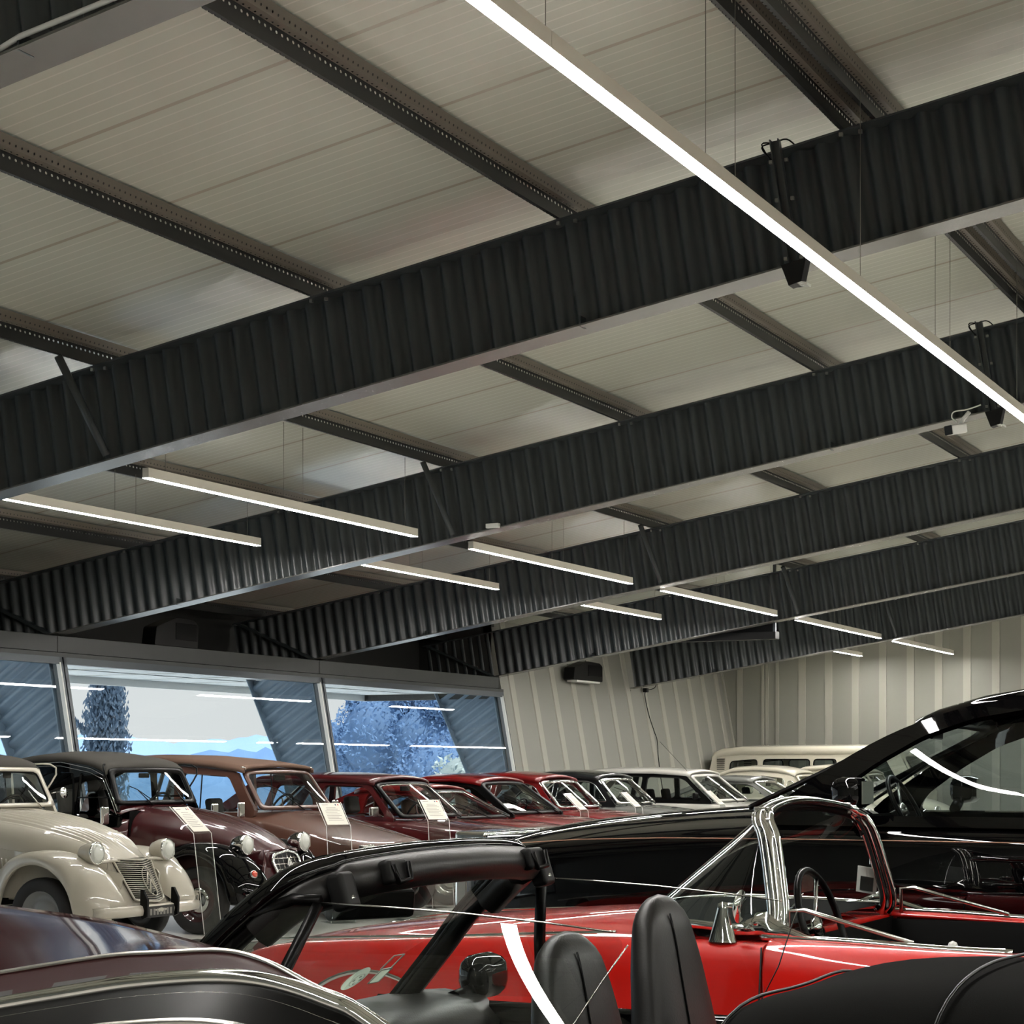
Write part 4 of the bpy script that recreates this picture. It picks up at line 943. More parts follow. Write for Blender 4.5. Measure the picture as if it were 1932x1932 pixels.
# red saloon with chrome screen
P = sedan(dict(paint=red, body=[(-2.0, .62, .3, .80, .84), (-1.5, .72, .25, .88, .92), (-.6, .76, .25, .9, .93), (.35, .76, .25, .9, .94), (.62, .75, .25, .88, .93), (1.3, .72, .25, .84, .88), (1.8, .68, .25, .74, .78), (1.92, .6, .3, .66, .7)],
  zbelt=.92, yb=.70, yr=.575, side=[(.56, .90), (.53, .95), (.26, 1.25), (.18, 1.31), (-.9, 1.33), (-1.45, .95), (-1.45, .9)],
  wins=[[(.42, .97), (.20, 1.22), (.08, 1.265), (-.38, 1.28), (-.42, .97)], [(-.5, .97), (-.46, 1.275), (-.85, 1.26), (-1.15, .97)]],
  roof=[(.25, 1.30), (.17, 1.318), (-.2, 1.36), (-.6, 1.36), (-.9, 1.335), (-1.0, 1.30)], ws=(.60, .94, .70, .24, 1.295, .575), rs=(-1.5, .93, .66, -.96, 1.31, .55), wsframe='chrome', wschrome=1, bumper=(1.98, .42), trim='chrome', winchrome=1, lamps=(1.86, .55, .68, 'round'), seatm='interior',
  driprail=[(.56, .95), (.22, 1.3), (-.2, 1.345), (-.95, 1.325)], drip='chrome'))
generic_car('saloon_car', 'red roofed saloon with chrome windscreen surround', (-11.62, 23.75, 0), 0, P)
# dark saloon with chrome screen
P2 = dict(P); P2.update(paint=silver, roofpaint=navy, seatm='interior'); 
t = generic_car('saloon_car', 'black roofed saloon with chrome windscreen surround and grey bonnet', (-11.75, 26.0, .02), 0, P2)
# white estate with black pillars and antenna
P = sedan(dict(paint=white, hw=.82, body=[(-2.2, .70, .3, .9, .92), (-2.0, .76, .25, .94, .96), (-.6, .80, .25, .94, .97), (.5, .80, .25, .93, .97), (.85, .79, .25, .92, .96), (1.4, .78, .25, .88, .92), (1.95, .74, .28, .78, .8), (2.05, .66, .3, .7, .72)],
  zbelt=.96, yb=.74, yr=.62, side=[(.84, .93), (.80, .98), (.40, 1.32), (.34, 1.38), (-1.3, 1.42), (-2.0, .98), (-2.0, .93)], pillar='trimblk',
  wins=[[(.66, 1.0), (.36, 1.28), (.25, 1.335), (-.30, 1.355), (-.32, 1.0)], [(-.40, 1.0), (-.38, 1.355), (-1.0, 1.36), (-1.12, 1.0)], [(-1.2, 1.0), (-1.1, 1.355), (-1.35, 1.34), (-1.7, 1.0)]],
  roof=[(.42, 1.37), (.34, 1.39), (-.2, 1.425), (-.9, 1.43), (-1.3, 1.41), (-1.42, 1.38)], ws=(.88, .965, .74, .40, 1.365, .62), rs=(-2.05, .96, .72, -1.40, 1.39, .6), wsframe='paint', bumper=(2.1, .45), trim='trimblk', antenna=(.35, -.5, 1.40),
  lamps=(2.02, .58, .66, 'rect'), seatm='interior', mirrors=(.6, 1.05, 'trimblk')))
generic_car('estate_car', 'white estate with black window pillars and a roof antenna', (-11.45, 28.45, 0), 0, P)
# low grey coupe
P = sedan(dict(paint=silver, body=[(-1.9, .62, .25, .80, .84), (-1.0, .76, .22, .86, .9), (.35, .77, .22, .88, .92), (.7, .76, .22, .87, .93), (1.3, .74, .22, .84, .88), (1.9, .70, .25, .72, .76), (2.0, .6, .3, .64, .66)],
  zbelt=.90, yb=.68, yr=.54, side=[(.65, .88), (.62, .92), (.12, 1.24), (.0, 1.27), (-.7, 1.28), (-1.6, .95), (-1.6, .88)], wins=[[(.45, .94), (.10, 1.19), (-.05, 1.225), (-.62, 1.235), (-.66, .94)], [(-.75, .94), (-.72, 1.22), (-1.3, 1.0), (-1.3, .94)]],
  roof=[(.10, 1.26), (.0, 1.275), (-.35, 1.295), (-.7, 1.285), (-.8, 1.26)], ws=(.72, .92, .70, .08, 1.26, .54), rs=(-1.6, .94, .62, -.78, 1.27, .52), wsframe='chrome', wschrome=1, bumper=(2.03, .4), trim='chrome', backseat=False, seatm='interior'))
generic_car('coupe_car', 'low coupe with chrome windscreen between the white estate and the cream saloon', (-10.9, 30.6, 0), 0, P)
# rounded cream saloon
P = sedan(dict(paint=cream, body=[(-1.9, .40, .3, .70, .76), (-1.6, .60, .25, .90, 1.0), (-.9, .70, .25, .98, 1.02), (.2, .72, .25, .98, 1.0), (.5, .70, .25, .96, 1.02), (1.0, .66, .25, .90, .98), (1.5, .60, .28, .78, .86), (1.8, .48, .3, .62, .68), (1.86, .3, .34, .5, .54)],
  zbelt=.99, yb=.66, yr=.55, side=[(.50, .96), (.48, 1.02), (.28, 1.30), (.15, 1.39), (-.3, 1.44), (-.9, 1.42), (-1.3, 1.28), (-1.62, .96)],
  wins=[[(.40, 1.03), (.24, 1.26), (.14, 1.26), (.14, 1.03)], [(.08, 1.03), (.08, 1.30), (-.38, 1.355), (-.38, 1.03)], [(-.48, 1.03), (-.48, 1.35), (-.9, 1.32), (-1.2, 1.06), (-1.2, 1.03)]], wr2=.06,
  roof=[(.27, 1.355), (.15, 1.405), (-.1, 1.455), (-.5, 1.475), (-.9, 1.45), (-1.25, 1.33), (-1.5, 1.16)], crown=.04, ws=(.54, 1.01, .62, .26, 1.35, .54), rs=(-1.8, .98, .5, -1.48, 1.17, .46), wsframe='paint', wschrome=1, winchrome=1, bumper=(1.9, .42), lamps=(1.6, .5, .68, 'round'), sr=.12, seatm='interior'))
bt = generic_car('saloon_car', 'cream rounded saloon with chrome-edged small windows, in front of the van', (-11.0, 32.6, 0), 0, P, None)
b2 = copy_tree(bt); b2.location = (-10.3, 34.5, 0.02); b2['label'] = 'second cream rounded roof, half hidden between the van and the black car'
# cream van
t = thing('van', 'cream van with louvred rear corner and side windows, parked at the back wall', 'van', (-11.6, 36.2, 0), 0)
st = []
for x, hw, z1 in ((-2.15, .74, 1.0), (-2.1, .80, 1.12), (-1.9, .85, 1.2), (2.0, .85, 1.2), (2.1, .82, 1.1), (2.16, .74, 1.0)):
    st.append((x, [(0, .35), (hw * .6, .35), (hw * .95, .36), (hw, .5), (hw, .8), (hw * .995, z1 - .06), (hw * .97, z1), (hw * .8, z1), (0, z1)]))
loft(st).build('body', cream, t, subs=1, fix=True)
out = [(-2.08, 1.15), (-1.98, 1.75), (-1.9, 1.80), (1.75, 1.80), (2.12, 1.15)]
vw = [[(-1.62, 1.3), (-1.60, 1.62), (-1.05, 1.66), (-1.05, 1.3)], [(-.92, 1.3), (-.92, 1.66), (.02, 1.66), (.02, 1.3)], [(.10, 1.3), (.10, 1.66), (.55, 1.66), (.55, 1.3)], [(.72, 1.3), (.72, 1.66), (1.5, 1.66), (1.72, 1.3)]]
vw = [rounded(v, .07, 4) for v in vw]
for s in (1, -1):
    f = lambda x, z, s=s: (x, s * lerp(.84, .74, (z - 1.15) / .65), z)
    panel(resample(out, 80), vw, f, 'side_frame', cream, t, .03, -1)
    for v in vw:
        MB().add([(f(*q)[0], f(*q)[1] - s * .015, q[1]) for q in v], [tuple(range(len(v)))]).build('side_window', M['darkglass'], t); MB().tube([f(*q) for q in v], .012, 5, closed=True).build('window_seal', M['trimblk'], t)
    b = MB()
    for k in range(7): b.box((-1.88, s * .775 - .02, 1.42 + k * .04), (-1.72, s * .775 + .025, 1.435 + k * .04))
    b.build('louvres', M['trimblk'], t)
    for x in (1.3, -1.1): wheel(t, x, s * .74, .32, .17, hub='chrome')
rows = []
for x, z, e_ in ((-2.02, 1.72, .70), (-1.95, 1.80, .735), (-1.8, 1.86, .745), (-1.4, 1.895, .75), (1.2, 1.90, .75), (1.7, 1.86, .745), (1.8, 1.80, .735), (1.86, 1.72, .70)):
    rows.append([(x, e_ * k * 1.0 + (.02 if k > 0 else -.02) * (abs(k) > .9), z - (.14 if abs(k) >= 1 else 0) + .06 * (1 - k * k)) for k in (-1, -.97, -.85, -.6, -.3, 0, .3, .6, .85, .97, 1)])
MB().grid(rows).build('roof', cream, t, solid=.03, off=1)
f = wscreen_map(2.12, 1.15, .80, 1.80, 1.76, .70, .06); ringpanel(rect_uv(-1, 1, 0, 1, .05), rect_uv(-.9, .9, .12, .9, .12), f, 'windscreen_frame', cream, t); disc(rect_uv(-.9, .9, .12, .9, .12), f, 'windscreen', M['darkglass'], t)
f = wscreen_map(-2.10, 1.15, .80, -1.98, 1.76, .70, -.04); ringpanel(rect_uv(-1, 1, 0, 1, .05), rect_uv(-.8, .8, .2, .85, .12), f, 'tailgate', cream, t); disc(rect_uv(-.8, .8, .2, .85, .12), f, 'rear_window', M['darkglass'], t)
# ---------------------------------------------------------------- large black car in the middle of the hall, nose to the windows
P = dict(paint=M['blackpaint'], axles=(1.15, -2.1), hw=.96, wr=.40, ar=.47, arches=(1.15, -2.1), belt=1.2, yb=.86, yr=.68, zbelt=1.215,
  body=[(-3.1, .72, .4, 1.0, 1.05), (-2.9, .86, .32, 1.12, 1.16), (-2.0, .94, .30, 1.185, 1.2), (-.6, .955, .30, 1.19, 1.2), (.25, .955, .30, 1.19, 1.215), (.40, .95, .30, 1.19, 1.29), (.8, .94, .30, 1.17, 1.275), (1.4, .93, .30, 1.12, 1.225), (1.85, .90, .30, 1.06, 1.165), (2.05, .84, .32, .98, 1.08), (2.12, .7, .4, .86, .92)],
  side=[(.42, 1.19), (.40, 1.26), (.22, 1.385), (.05, 1.495), (-.12, 1.59), (-.30, 1.665), (-.50, 1.725), (-.75, 1.765), (-1.2, 1.785), (-2.0, 1.75), (-2.7, 1.52), (-2.95, 1.22), (-2.95, 1.18)],
  wins=[[(.16, 1.235), (.10, 1.33), (-.10, 1.475), (-.30, 1.59), (-.52, 1.665), (-.80, 1.71), (-1.12, 1.725), (-1.02, 1.235)], [(-1.14, 1.235), (-1.25, 1.725), (-1.7, 1.71), (-2.15, 1.63), (-2.4, 1.40), (-2.4, 1.235)]], wr2=.05,
  roof=[(-.24, 1.645), (-.34, 1.69), (-.52, 1.74), (-.75, 1.775), (-1.1, 1.80), (-1.6, 1.80), (-2.1, 1.76), (-2.5, 1.66)], crown=.045,
  ws=(.52, 1.27, .86, -.32, 1.68, .69), rs=(-2.95, 1.2, .8, -2.48, 1.66, .64), wsbow=.12, wsframe='trimblk', trim='chrome', glass='darkglass', curved=1, bulge=0.02, seatm='seat', seatx=-.95, seath=.62, drv=-.38, wipers=0, lamps=(2.02, .7, .82, 'round'), bumper=(2.2, .5), sr=.07,
  driprail=[(.40, 1.27), (.05, 1.505), (-.38, 1.715), (-.75, 1.785), (-1.2, 1.805), (-2.0, 1.775)], drip='trimblk', mirror_in=1)
t = generic_car('luxury_car', 'big black glossy car with a thin pinstripe, towering behind the red roadster', (-2.55, 9.32, 0), R(180), P)
LX = t
for s in (1, -1):
    MB().tube([(-2.6, s * .955, 1.13), (-.6, s * .972, 1.135), (.3, s * .972, 1.135), (.9, s * .957, 1.13), (1.35, s * .945, 1.115), (1.7, s * .93, 1.09), (1.9, s * .89, 1.05)], .0028, 6).build('pinstripe', M['platetxt'] if 0 else mat('pinstripe', lin(170, 130, 110), .4), t)
    MB().tube([(.15, s * .885, 1.222), (-1.0, s * .888, 1.222), (-2.5, s * .87, 1.222)], .007, 6).build('belt_trim', M['trimblk'], t)
    o = MB().obox((-.04, s * 1.06, 1.345), (.14, .22, .15)).build('door_mirror', M['blackpaint'], t, bev=.05)
    MB().obox((-.118, s * 1.06, 1.35), (.004, .17, .10)).build('mirror_glass', M['chrome'], o)
    MB().tube([(-.02, s * .90, 1.24), (-.02, s * .99, 1.28)], .03, 8).build('mirror_foot', M['trimblk'], o)
    h = MB().tube([(-.55, s * .975, 1.06), (-.58, s * 1.0, 1.065), (-.80, s * 1.0, 1.065), (-.83, s * .975, 1.06)], .014, 8).build('door_handle', M['blackpaint'], t, subs=1)
    MB().lathe([(.001, 0), (.022, 0), (.022, .008), (.016, .012), (.001, .010)], 20, Matrix.Translation((-.80, s * .962, .98)) @ rotx(-90 * s)).build('lock_badge', M['chrome'], t)
    for x in (-1.0, .34): MB().tube([(x, s * .955, 1.19), (x + .02, s * .963, 1.0), (x + .04, s * .963, .55)], .004, 5).build('door_gap', M['rubber'], t)
g = MB().box((2.06, -.56, .62), (2.25, .56, 1.13)).build('grille', M['chrome'], t, bev=.02)
b = MB()
for k in range(-15, 16): b.box((2.25, k * .034 - .004, .65), (2.26, k * .034 + .004, 1.10))
b.build('bars', M['trimblk'], g)
MB().lathe([(.001, 0), (.03, 0), (.03, .02), (.001, .03)], 20, Matrix.Translation((2.1, 0, 1.1))).build('mascot_base', M['chrome'], g)
# ---------------------------------------------------------------- red roadster
def crom(pts, n=6):
    out = []; P = [Vector(p) for p in pts]
    for i in range(len(P) - 1):
        a = P[max(i - 1, 0)]; b = P[i]; c = P[i + 1]; d = P[min(i + 2, len(P) - 1)]
        for k in range(n):
            t = k / n; out.append(.5 * ((2 * b) + (c - a) * t + (2 * a - 5 * b + 4 * c - d) * t * t + (3 * b - a - 3 * c + d) * t ** 3))
    out.append(P[-1]); return out
redv = paint('bright_red_paint', 205, 24, 16)
t = thing('roadster_car', 'bright red open roadster with chrome wraparound windscreen', 'car', (-1.5, 6.95, 0), R(180)); VT = t
def vprof(hw, zs, zc, zb=.28, cove=.02):
    return [(0, zb), (hw * .7, zb), (hw * .93, zb + .02), (hw * .985, zb + .12), (hw - cove, .52), (hw - cove * .6, .66), (hw, zs - .10), (hw * .985, zs - .03), (hw * .93, zs), (hw * .80, lerp(zs, zc, .12) - .012), (hw * .62, lerp(zs, zc, .45)), (hw * .32, lerp(zs, zc, .9)), (0, zc)]
bodyst = [(3.02, .60, .60, .62), (2.95, .72, .70, .72), (2.75, .80, .775, .79), (2.5, .83, .80, .825), (2.25, .845, .815, .85), (1.9, .85, .835, .885), (1.55, .855, .855, .915), (1.3, .86, .865, .925), (1.05, .86, .868, .90), (.75, .86, .868, .875), (.68, .86, .868, .872), (.665, .86, .868, .872), (.66, .86, .868, .872)]
fr = loft([(x, vprof(hw, zs, zc)) for x, hw, zs, zc in bodyst]).build('front_body', redv, t, subs=2, fix=True)
cut_arches(fr, [(2.2, .33, .36, a, b) for a, b in ((-1.2, -.50), (.50, 1.2))])
rear = [(-.50, .86, .862, .80), (-.62, .865, .875, .86), (-.9, .86, .88, .90), (-1.2, .82, .84, .87), (-1.4, .74, .74, .78), (-1.45, .6, .62, .66)]
rr = loft([(x, vprof(hw, zs, zc)) for x, hw, zs, zc in rear]).build('rear_body', redv, t, subs=2, fix=True)
cut_arches(rr, [(-.85, .33, .36, a, b) for a, b in ((-1.2, -.50), (.50, 1.2))]) if 0 else None
for s in (1, -1):
    # door and cockpit side: outer skin, rolled top, inner trim
    rows = []
    for x in (.655, .65, .4, .1, -.2, -.45, -.52):
        zt_ = interp(x, [(-.52, .862), (-.1, .846), (.3, .858), (.72, .868)])
        rows.append([(x, s * .80, .28), (x, s * .845, .40), (x, s * .84, .52), (x, s * .848, .66), (x, s * .86, zt_ - .10), (x, s * .848, zt_ - .03), (x, s * .80, zt_), (x, s * .72, zt_ + .002), (x, s * .70, zt_ - .01)])
    MB().grid(rows).build('door', redv, t, solid=.012, off=0)
    MB().grid([[(x, s * .70, .845), (x, s * .68, .84), (x, s * .66, .6), (x, s * .66, .3)] for x in (.75, .3, -.2, -.55)]).build('door_lining', M['interior'], t)
    MB().tube(crom([(.70, s * .735, .878), (.4, s * .735, .874), (.1, s * .73, .862), (-.15, s * .73, .858)]), .013, 8).build('door_top_trim', M['chrome'], t)
    MB().tube(crom([(-.20, s * .73, .858), (-.45, s * .72, .875), (-.6, s * .66, .895), (-.7, s * .5, .90)]), .012, 8).build('cockpit_trim', M['chrome'], t)
    for gx, tilt in ((.657, -.01), (-.48, -.02)): MB().tube([(gx, s * .868, .855), (gx - tilt, s * .866, .66), (gx - tilt * 1.6, s * .856, .45)], .0035, 5).build('door_gap', M['rubber'], t)
    MB().tube(crom([(2.95, s * .745, .76), (2.7, s * .81, .795), (2.3, s * .83, .822), (1.9, s * .845, .842), (1.5, s * .85, .868), (1.2, s * .845, .885)]), .006, 6).build('wing_trim', M['chrome'], t)
    MB().tube(crom([(2.2 + .385 * math.cos(a), s * .86, .33 + .37 * math.sin(a)) for a in [math.pi * k / 14 for k in range(15)]], 2), .010, 6).build('arch_trim', M['chrome'], t)
    for x in (2.2, -.62 - .2): wheel(t, x, s * .70, .335, .17, hub='chrome')
    T = Matrix.Translation((2.93, s * .60, .66)) @ Matrix.Rotation(R(90), 4, 'Y')
    o = MB().lathe([(.11, -.08), (.11, 0), (.09, .012)], 24, T).build('headlamp', M['chrome'], t); MB().lathe([(.09, .01), (.05, .035), (.001, .04)], 24, T).build('lens', M['lens'], o)
# cockpit floor and rear wall
MB().add([(.645, -.70, .3), (.645, .70, .3), (-.49, .70, .3), (-.49, -.70, .3), (-.49, .70, .85), (-.49, -.70, .85), (.645, .70, .855), (.645, -.70, .855)], [(0, 1, 2, 3), (3, 2, 4, 5), (0, 7, 6, 1)]).build('cockpit', M['interior'], t)
# windscreen: ruled surface from curved base to top rail
base = crom([(.66, .70, .90), (.86, .71, .905), (1.08, .64, .915), (1.26, .42, .928), (1.34, 0, .935), (1.26, -.42, .928), (1.08, -.64, .915), (.86, -.71, .905), (.66, -.70, .90)], 8)
topc = crom([(.735, .595, 1.20), (.755, .59, 1.245), (.78, .53, 1.285), (.82, .30, 1.315), (.84, 0, 1.325), (.82, -.30, 1.315), (.78, -.53, 1.285), (.755, -.59, 1.245), (.735, -.595, 1.20)], 8)
rows = [[tuple(Vector(a).lerp(b, k / 8)) for a, b in zip(base, topc)] for k in range(9)]
MB().grid(rows).build('windscreen', M['carglass'], t)
MB().tube(base, .016, 8).build('windscreen_base_trim', M['chrome'], t)
MB().tube([p - Vector((.0, 0, .012)) for p in topc], .017, 8).build('windscreen_seal', M['trimblk'], t)
frm = crom([(.70, .690, .875), (.675, .685, .90), (.67, .672, .95), (.69, .645, 1.05), (.715, .615, 1.16), (.735, .595, 1.225), (.765, .565, 1.272), (.80, .44, 1.307), (.825, .2, 1.33), (.83, 0, 1.336)], 6)
frm = frm + [Vector((p.x, -p.y, p.z)) for p in reversed(frm[:-1])]
for dx, dr, rr_ in ((0, 0, .018), (-.030, -.006, .012), (.018, .010, .009)):
    MB().tube([p + Vector((dx, (dr if p.y > 0 else -dr), 0)) for p in frm], [rr_ * (1.0 if abs(p.y) < .5 else 1.45) for p in frm], 10).build('windscreen_pillar', M['chrome'], t)
jb = MB()
for k in (20, 27, 34, 40, len(frm) - 41, len(frm) - 35, len(frm) - 28, len(frm) - 21):
    p = frm[k]; jb.obox(p, (.055, .012, .045), (0, 0, 0))
jb.build('clip', M['chrome'], t, bev=.003)
for s in (1, -1):
    MB().grid([[(.86, s * .70, .875), (.80, s * .72, .88), (.70, s * .735, .885), (.60, s * .74, .882), (.50, s * .738, .876)], [(.80, s * .705, .91), (.76, s * .71, .93), (.69, s * .71, .96), (.63, s * .72, .92), (.52, s * .733, .885)]]).build('pillar_foot', M['chrome'], t, solid=.02, off=0)
    # quarter window lowered in the door
    g = [(.615, s * .71, .868), (.615, s * .705, .968), (.56, s * .705, .972), (.18, s * .715, .876)]
    q = MB().add(g, [(0, 1, 2, 3)]).build('side_window', M['carglass'], t)
    MB().tube([g[0], g[1], g[2], g[3]], .008, 8).build('window_trim', M['chrome_dull'], q)
# mirror on the near wing
for s in (1,):
    o = MB().lathe([(.052, 0), (.048, .01), (.034, .06), (.020, .115), (.018, .13), (.001, .138)], 20, Matrix.Translation((.82, s * .80, .862)) @ Matrix.Rotation(R(0), 4, 'X') @ Matrix.Diagonal((1, .6, 1, 1))).build('wing_mirror', M['chrome'], t)
    MB().lathe([(.001, -.02), (.03, -.015), (.055, -.002), (.058, .004), (.001, .006)], 24, Matrix.Translation((.76, s * .80, .985)) @ Matrix.Rotation(R(-95), 4, 'Y')).build('mirror_head', M['chrome'], o)
    MB().tube([(.82, s * .80, .99), (.775, s * .80, .985)], .009, 8).build('mirror_stem', M['chrome'], o)
# dash, wheel, seats, interior mirror, sticker, shift knob
MB().grid([[Vector(p) + Vector((0, 0, .004)) for p in base], [Vector((.70 + (p[0] - .70) * .4, p[1] * .97, .908)) for p in base], [Vector((.70, p[1] * .97, .90)) for p in base]]).build('cowl_pad', M['interior'], t)
rows = [[(.98 - .10 * v * v, y, .90 - .05 * v - .02 * (y / .66) ** 2) for v in (0, .4, .8, 1.2)] + [(.78, y, .78), (.80, y, .66)] for y in [u * .11 for u in range(-6, 7)]]
MB().grid(rows).build('dashboard', M['interior'], t, solid=.02)
MB().lathe([(.001, .02), (.06, .02), (.075, 0), (.075, -.05)], 24, Matrix.Translation((.80, .36, .86)) @ Matrix.Rotation(R(-90), 4, 'Y')).build('instrument', M['chrome'], t)
steering(t, .60, .38, .895, .205, 72, 'trimblk', 'chrome', .013)
o = MB().obox((.80, -.02, 1.02), (.012, .20, .075), (0, -.1, 0)).build('rear_view_mirror', M['chrome_dull'], t, bev=.02); MB().tube([(.805, -.02, .99), (.83, -.02, .94), (.86, -.02, .90)], [.006, .008, .02], 8).build('mirror_stem', M['chrome'], o)
st_ = MB().obox((.745, -.665, 1.0), (.085, .003, .11), (R(-12), R(-8), 0)).build('windscreen_sticker', M['white'], t)
MB().obox((.745, -.661, .985), (.055, .004, .06), (R(-12), R(-8), 0)).build('pocket', M['chrome_dull'], st_)
k_ = MB().tube([(.22, .0, .5), (.225, .0, .79)], .006, 8).build('gear_lever', M['chrome'], t); MB().lathe([(.001, -.02), (.014, -.014), (.02, 0), (.014, .014), (.001, .02)], 16, Matrix.Translation((.227, 0, .805))).build('knob', M['white'], k_)
for s in (1, -1): seat(t, .12, s * .34, .42, .30, .46, 'seat', False, .25)
# ---------------------------------------------------------------- black open car with padded screen header
t = thing('convertible_car', 'black open car with padded header rail and tall leather seats', 'car', (-1.5, 4.03, 0), R(180)); CB = t
black2 = M['blackpaint']
cst = [(2.65, .60, .30, .52, .55), (2.5, .72, .28, .62, .64), (2.1, .79, .26, .70, .70), (1.6, .82, .25, .76, .745), (1.32, .82, .25, .79, .775)]
loft([(x, body_profile(hw, zb, zs, zc, .05)) for x, hw, zb, zs, zc in cst]).build('front_body', black2, t, subs=2, fix=True)
rst = [(-.75, .82, .25, .80, .80), (-1.1, .80, .26, .79, .80), (-1.5, .72, .30, .68, .68), (-1.6, .6, .34, .58, .58)]
loft([(x, body_profile(hw, zb, zs, zc, .05)) for x, hw, zb, zs, zc in rst]).build('rear_body', black2, t, subs=2, fix=True)
for s in (1, -1):
    MB().grid([[(x, s * .74, .26), (x, s * .81, .36), (x, s * .82, .6), (x, s * .80, .74), (x, s * .745, .795), (x, s * .70, .80), (x, s * .68, .79), (x, s * .66, .55), (x, s * .64, .3)] for x in (1.34, 1.0, .5, 0, -.5, -.78)]).build('door', black2, t, solid=.01, off=0)
    for x in (2.0, -.95): wheel(t, x, s * .70, .31, .19)
    MB().box((.62, s * .672, .60), (.1, s * .655, .70)).build('door_pocket', M['interior'], t)
MB().add([(1.3, -.66, .28), (1.3, .66, .28), (-.8, .66, .28), (-.8, -.66, .28)], [(0, 1, 2, 3)]).build('cockpit_floor', M['interior'], t)
rows = [[(1.36 + .05 * (1 - (y / .7) ** 2), y, .765), (1.25, y, .80 + .0), (1.12, y, .812), (1.0, y, .80), (.95, y, .75), (1.0, y, .55)] for y in [u * .1 for u in range(-7, 8)]]
MB().grid(rows).build('dashboard', M['seat'], t, solid=.02)
steering(t, .88, .34, .74, .18, 65)
MB().add([(1.17, -.25, .818), (1.12, -.33, .818), (1.06, -.22, .818), (1.11, -.14, .818)], [(0, 1, 2, 3)]).build('paper_note', M['chrome_dull'], t)
# screen frame: one continuous arch
arc_ = [(1.25, .61, .79), (1.10, .60, .96), (1.0, .588, 1.075), (.90, .57, 1.165), (.83, .535, 1.222), (.78, .46, 1.25), (.755, .34, 1.263), (.745, .15, 1.271), (.742, 0, 1.272)]
half = crom(arc_, 6); arcf = half + [Vector((p.x, -p.y, p.z)) for p in reversed(half[:-1])]
def strip(path, prof, name, m, par):
    """sweep a 2D profile (out, back) along the arch; out = away from the screen centre, back = towards the seats"""
    c = Vector((1.0, 0, .85)); rows = []
    for i, p in enumerate(path):
        tg = (path[min(i + 1, len(path) - 1)] - path[max(i - 1, 0)]).normalized(); bk = Vector((-1, 0, -.75 if abs(p.y) > .45 else -.35)); bk = (bk - tg * bk.dot(tg)).normalized(); ou = tg.cross(bk).normalized()
        if ou.dot(p - c) < 0: ou = -ou
        rows.append([p + ou * a + bk * b_ for a, b_ in prof])
    return MB().grid(rows, closed_v=True).build(name, m, par, fix=True)
strip(arcf, [(.012, .0), (.016, .018), (.008, .036), (-.022, .036), (-.03, .01), (-.02, -.012), (.004, -.014)], 'windscreen_frame', black2, t)
strip(arcf[16:-16], [(.004, .03), (.006, .05), (-.006, .082), (-.03, .095), (-.06, .088), (-.078, .06), (-.07, .03), (-.04, .02)], 'header_padding', M['seat'], t)
strip(arcf[:18], [(.0, .03), (.0, .055), (-.03, .06), (-.05, .045), (-.045, .02)], 'pillar_trim', M['trimblk'], t)
strip(arcf[-18:], [(.0, .03), (.0, .055), (-.03, .06), (-.05, .045), (-.045, .02)], 'pillar_trim', M['trimblk'], t)
gl = []
for k in range(7):
    v = k / 6; gl.append([(lerp(1.26, .76, v) + .08 * (1 - u * u) * (1 - .5 * v), u * lerp(.60, .50, v), lerp(.80, 1.235, v) + .01 * (1 - u * u)) for u in [q / 10 for q in range(-10, 11)]])
wsg = MB().grid(gl).build('windscreen', M['carglass'], t)
for s, yy in ((1, .34), (-1, .36)):
    y = s * yy
    o = MB().obox((.675, y, 1.222), (.035, .085, .058), (0, .25, 0)).build('roof_latch', M['black'], t, bev=.012)
    MB().tube([(.655, y - .028, 1.245), (.645, y - .026, 1.205), (.65, y + .02, 1.20), (.66, y + .03, 1.24)], .007, 6).build('latch_hook', M['trimblk'], o)
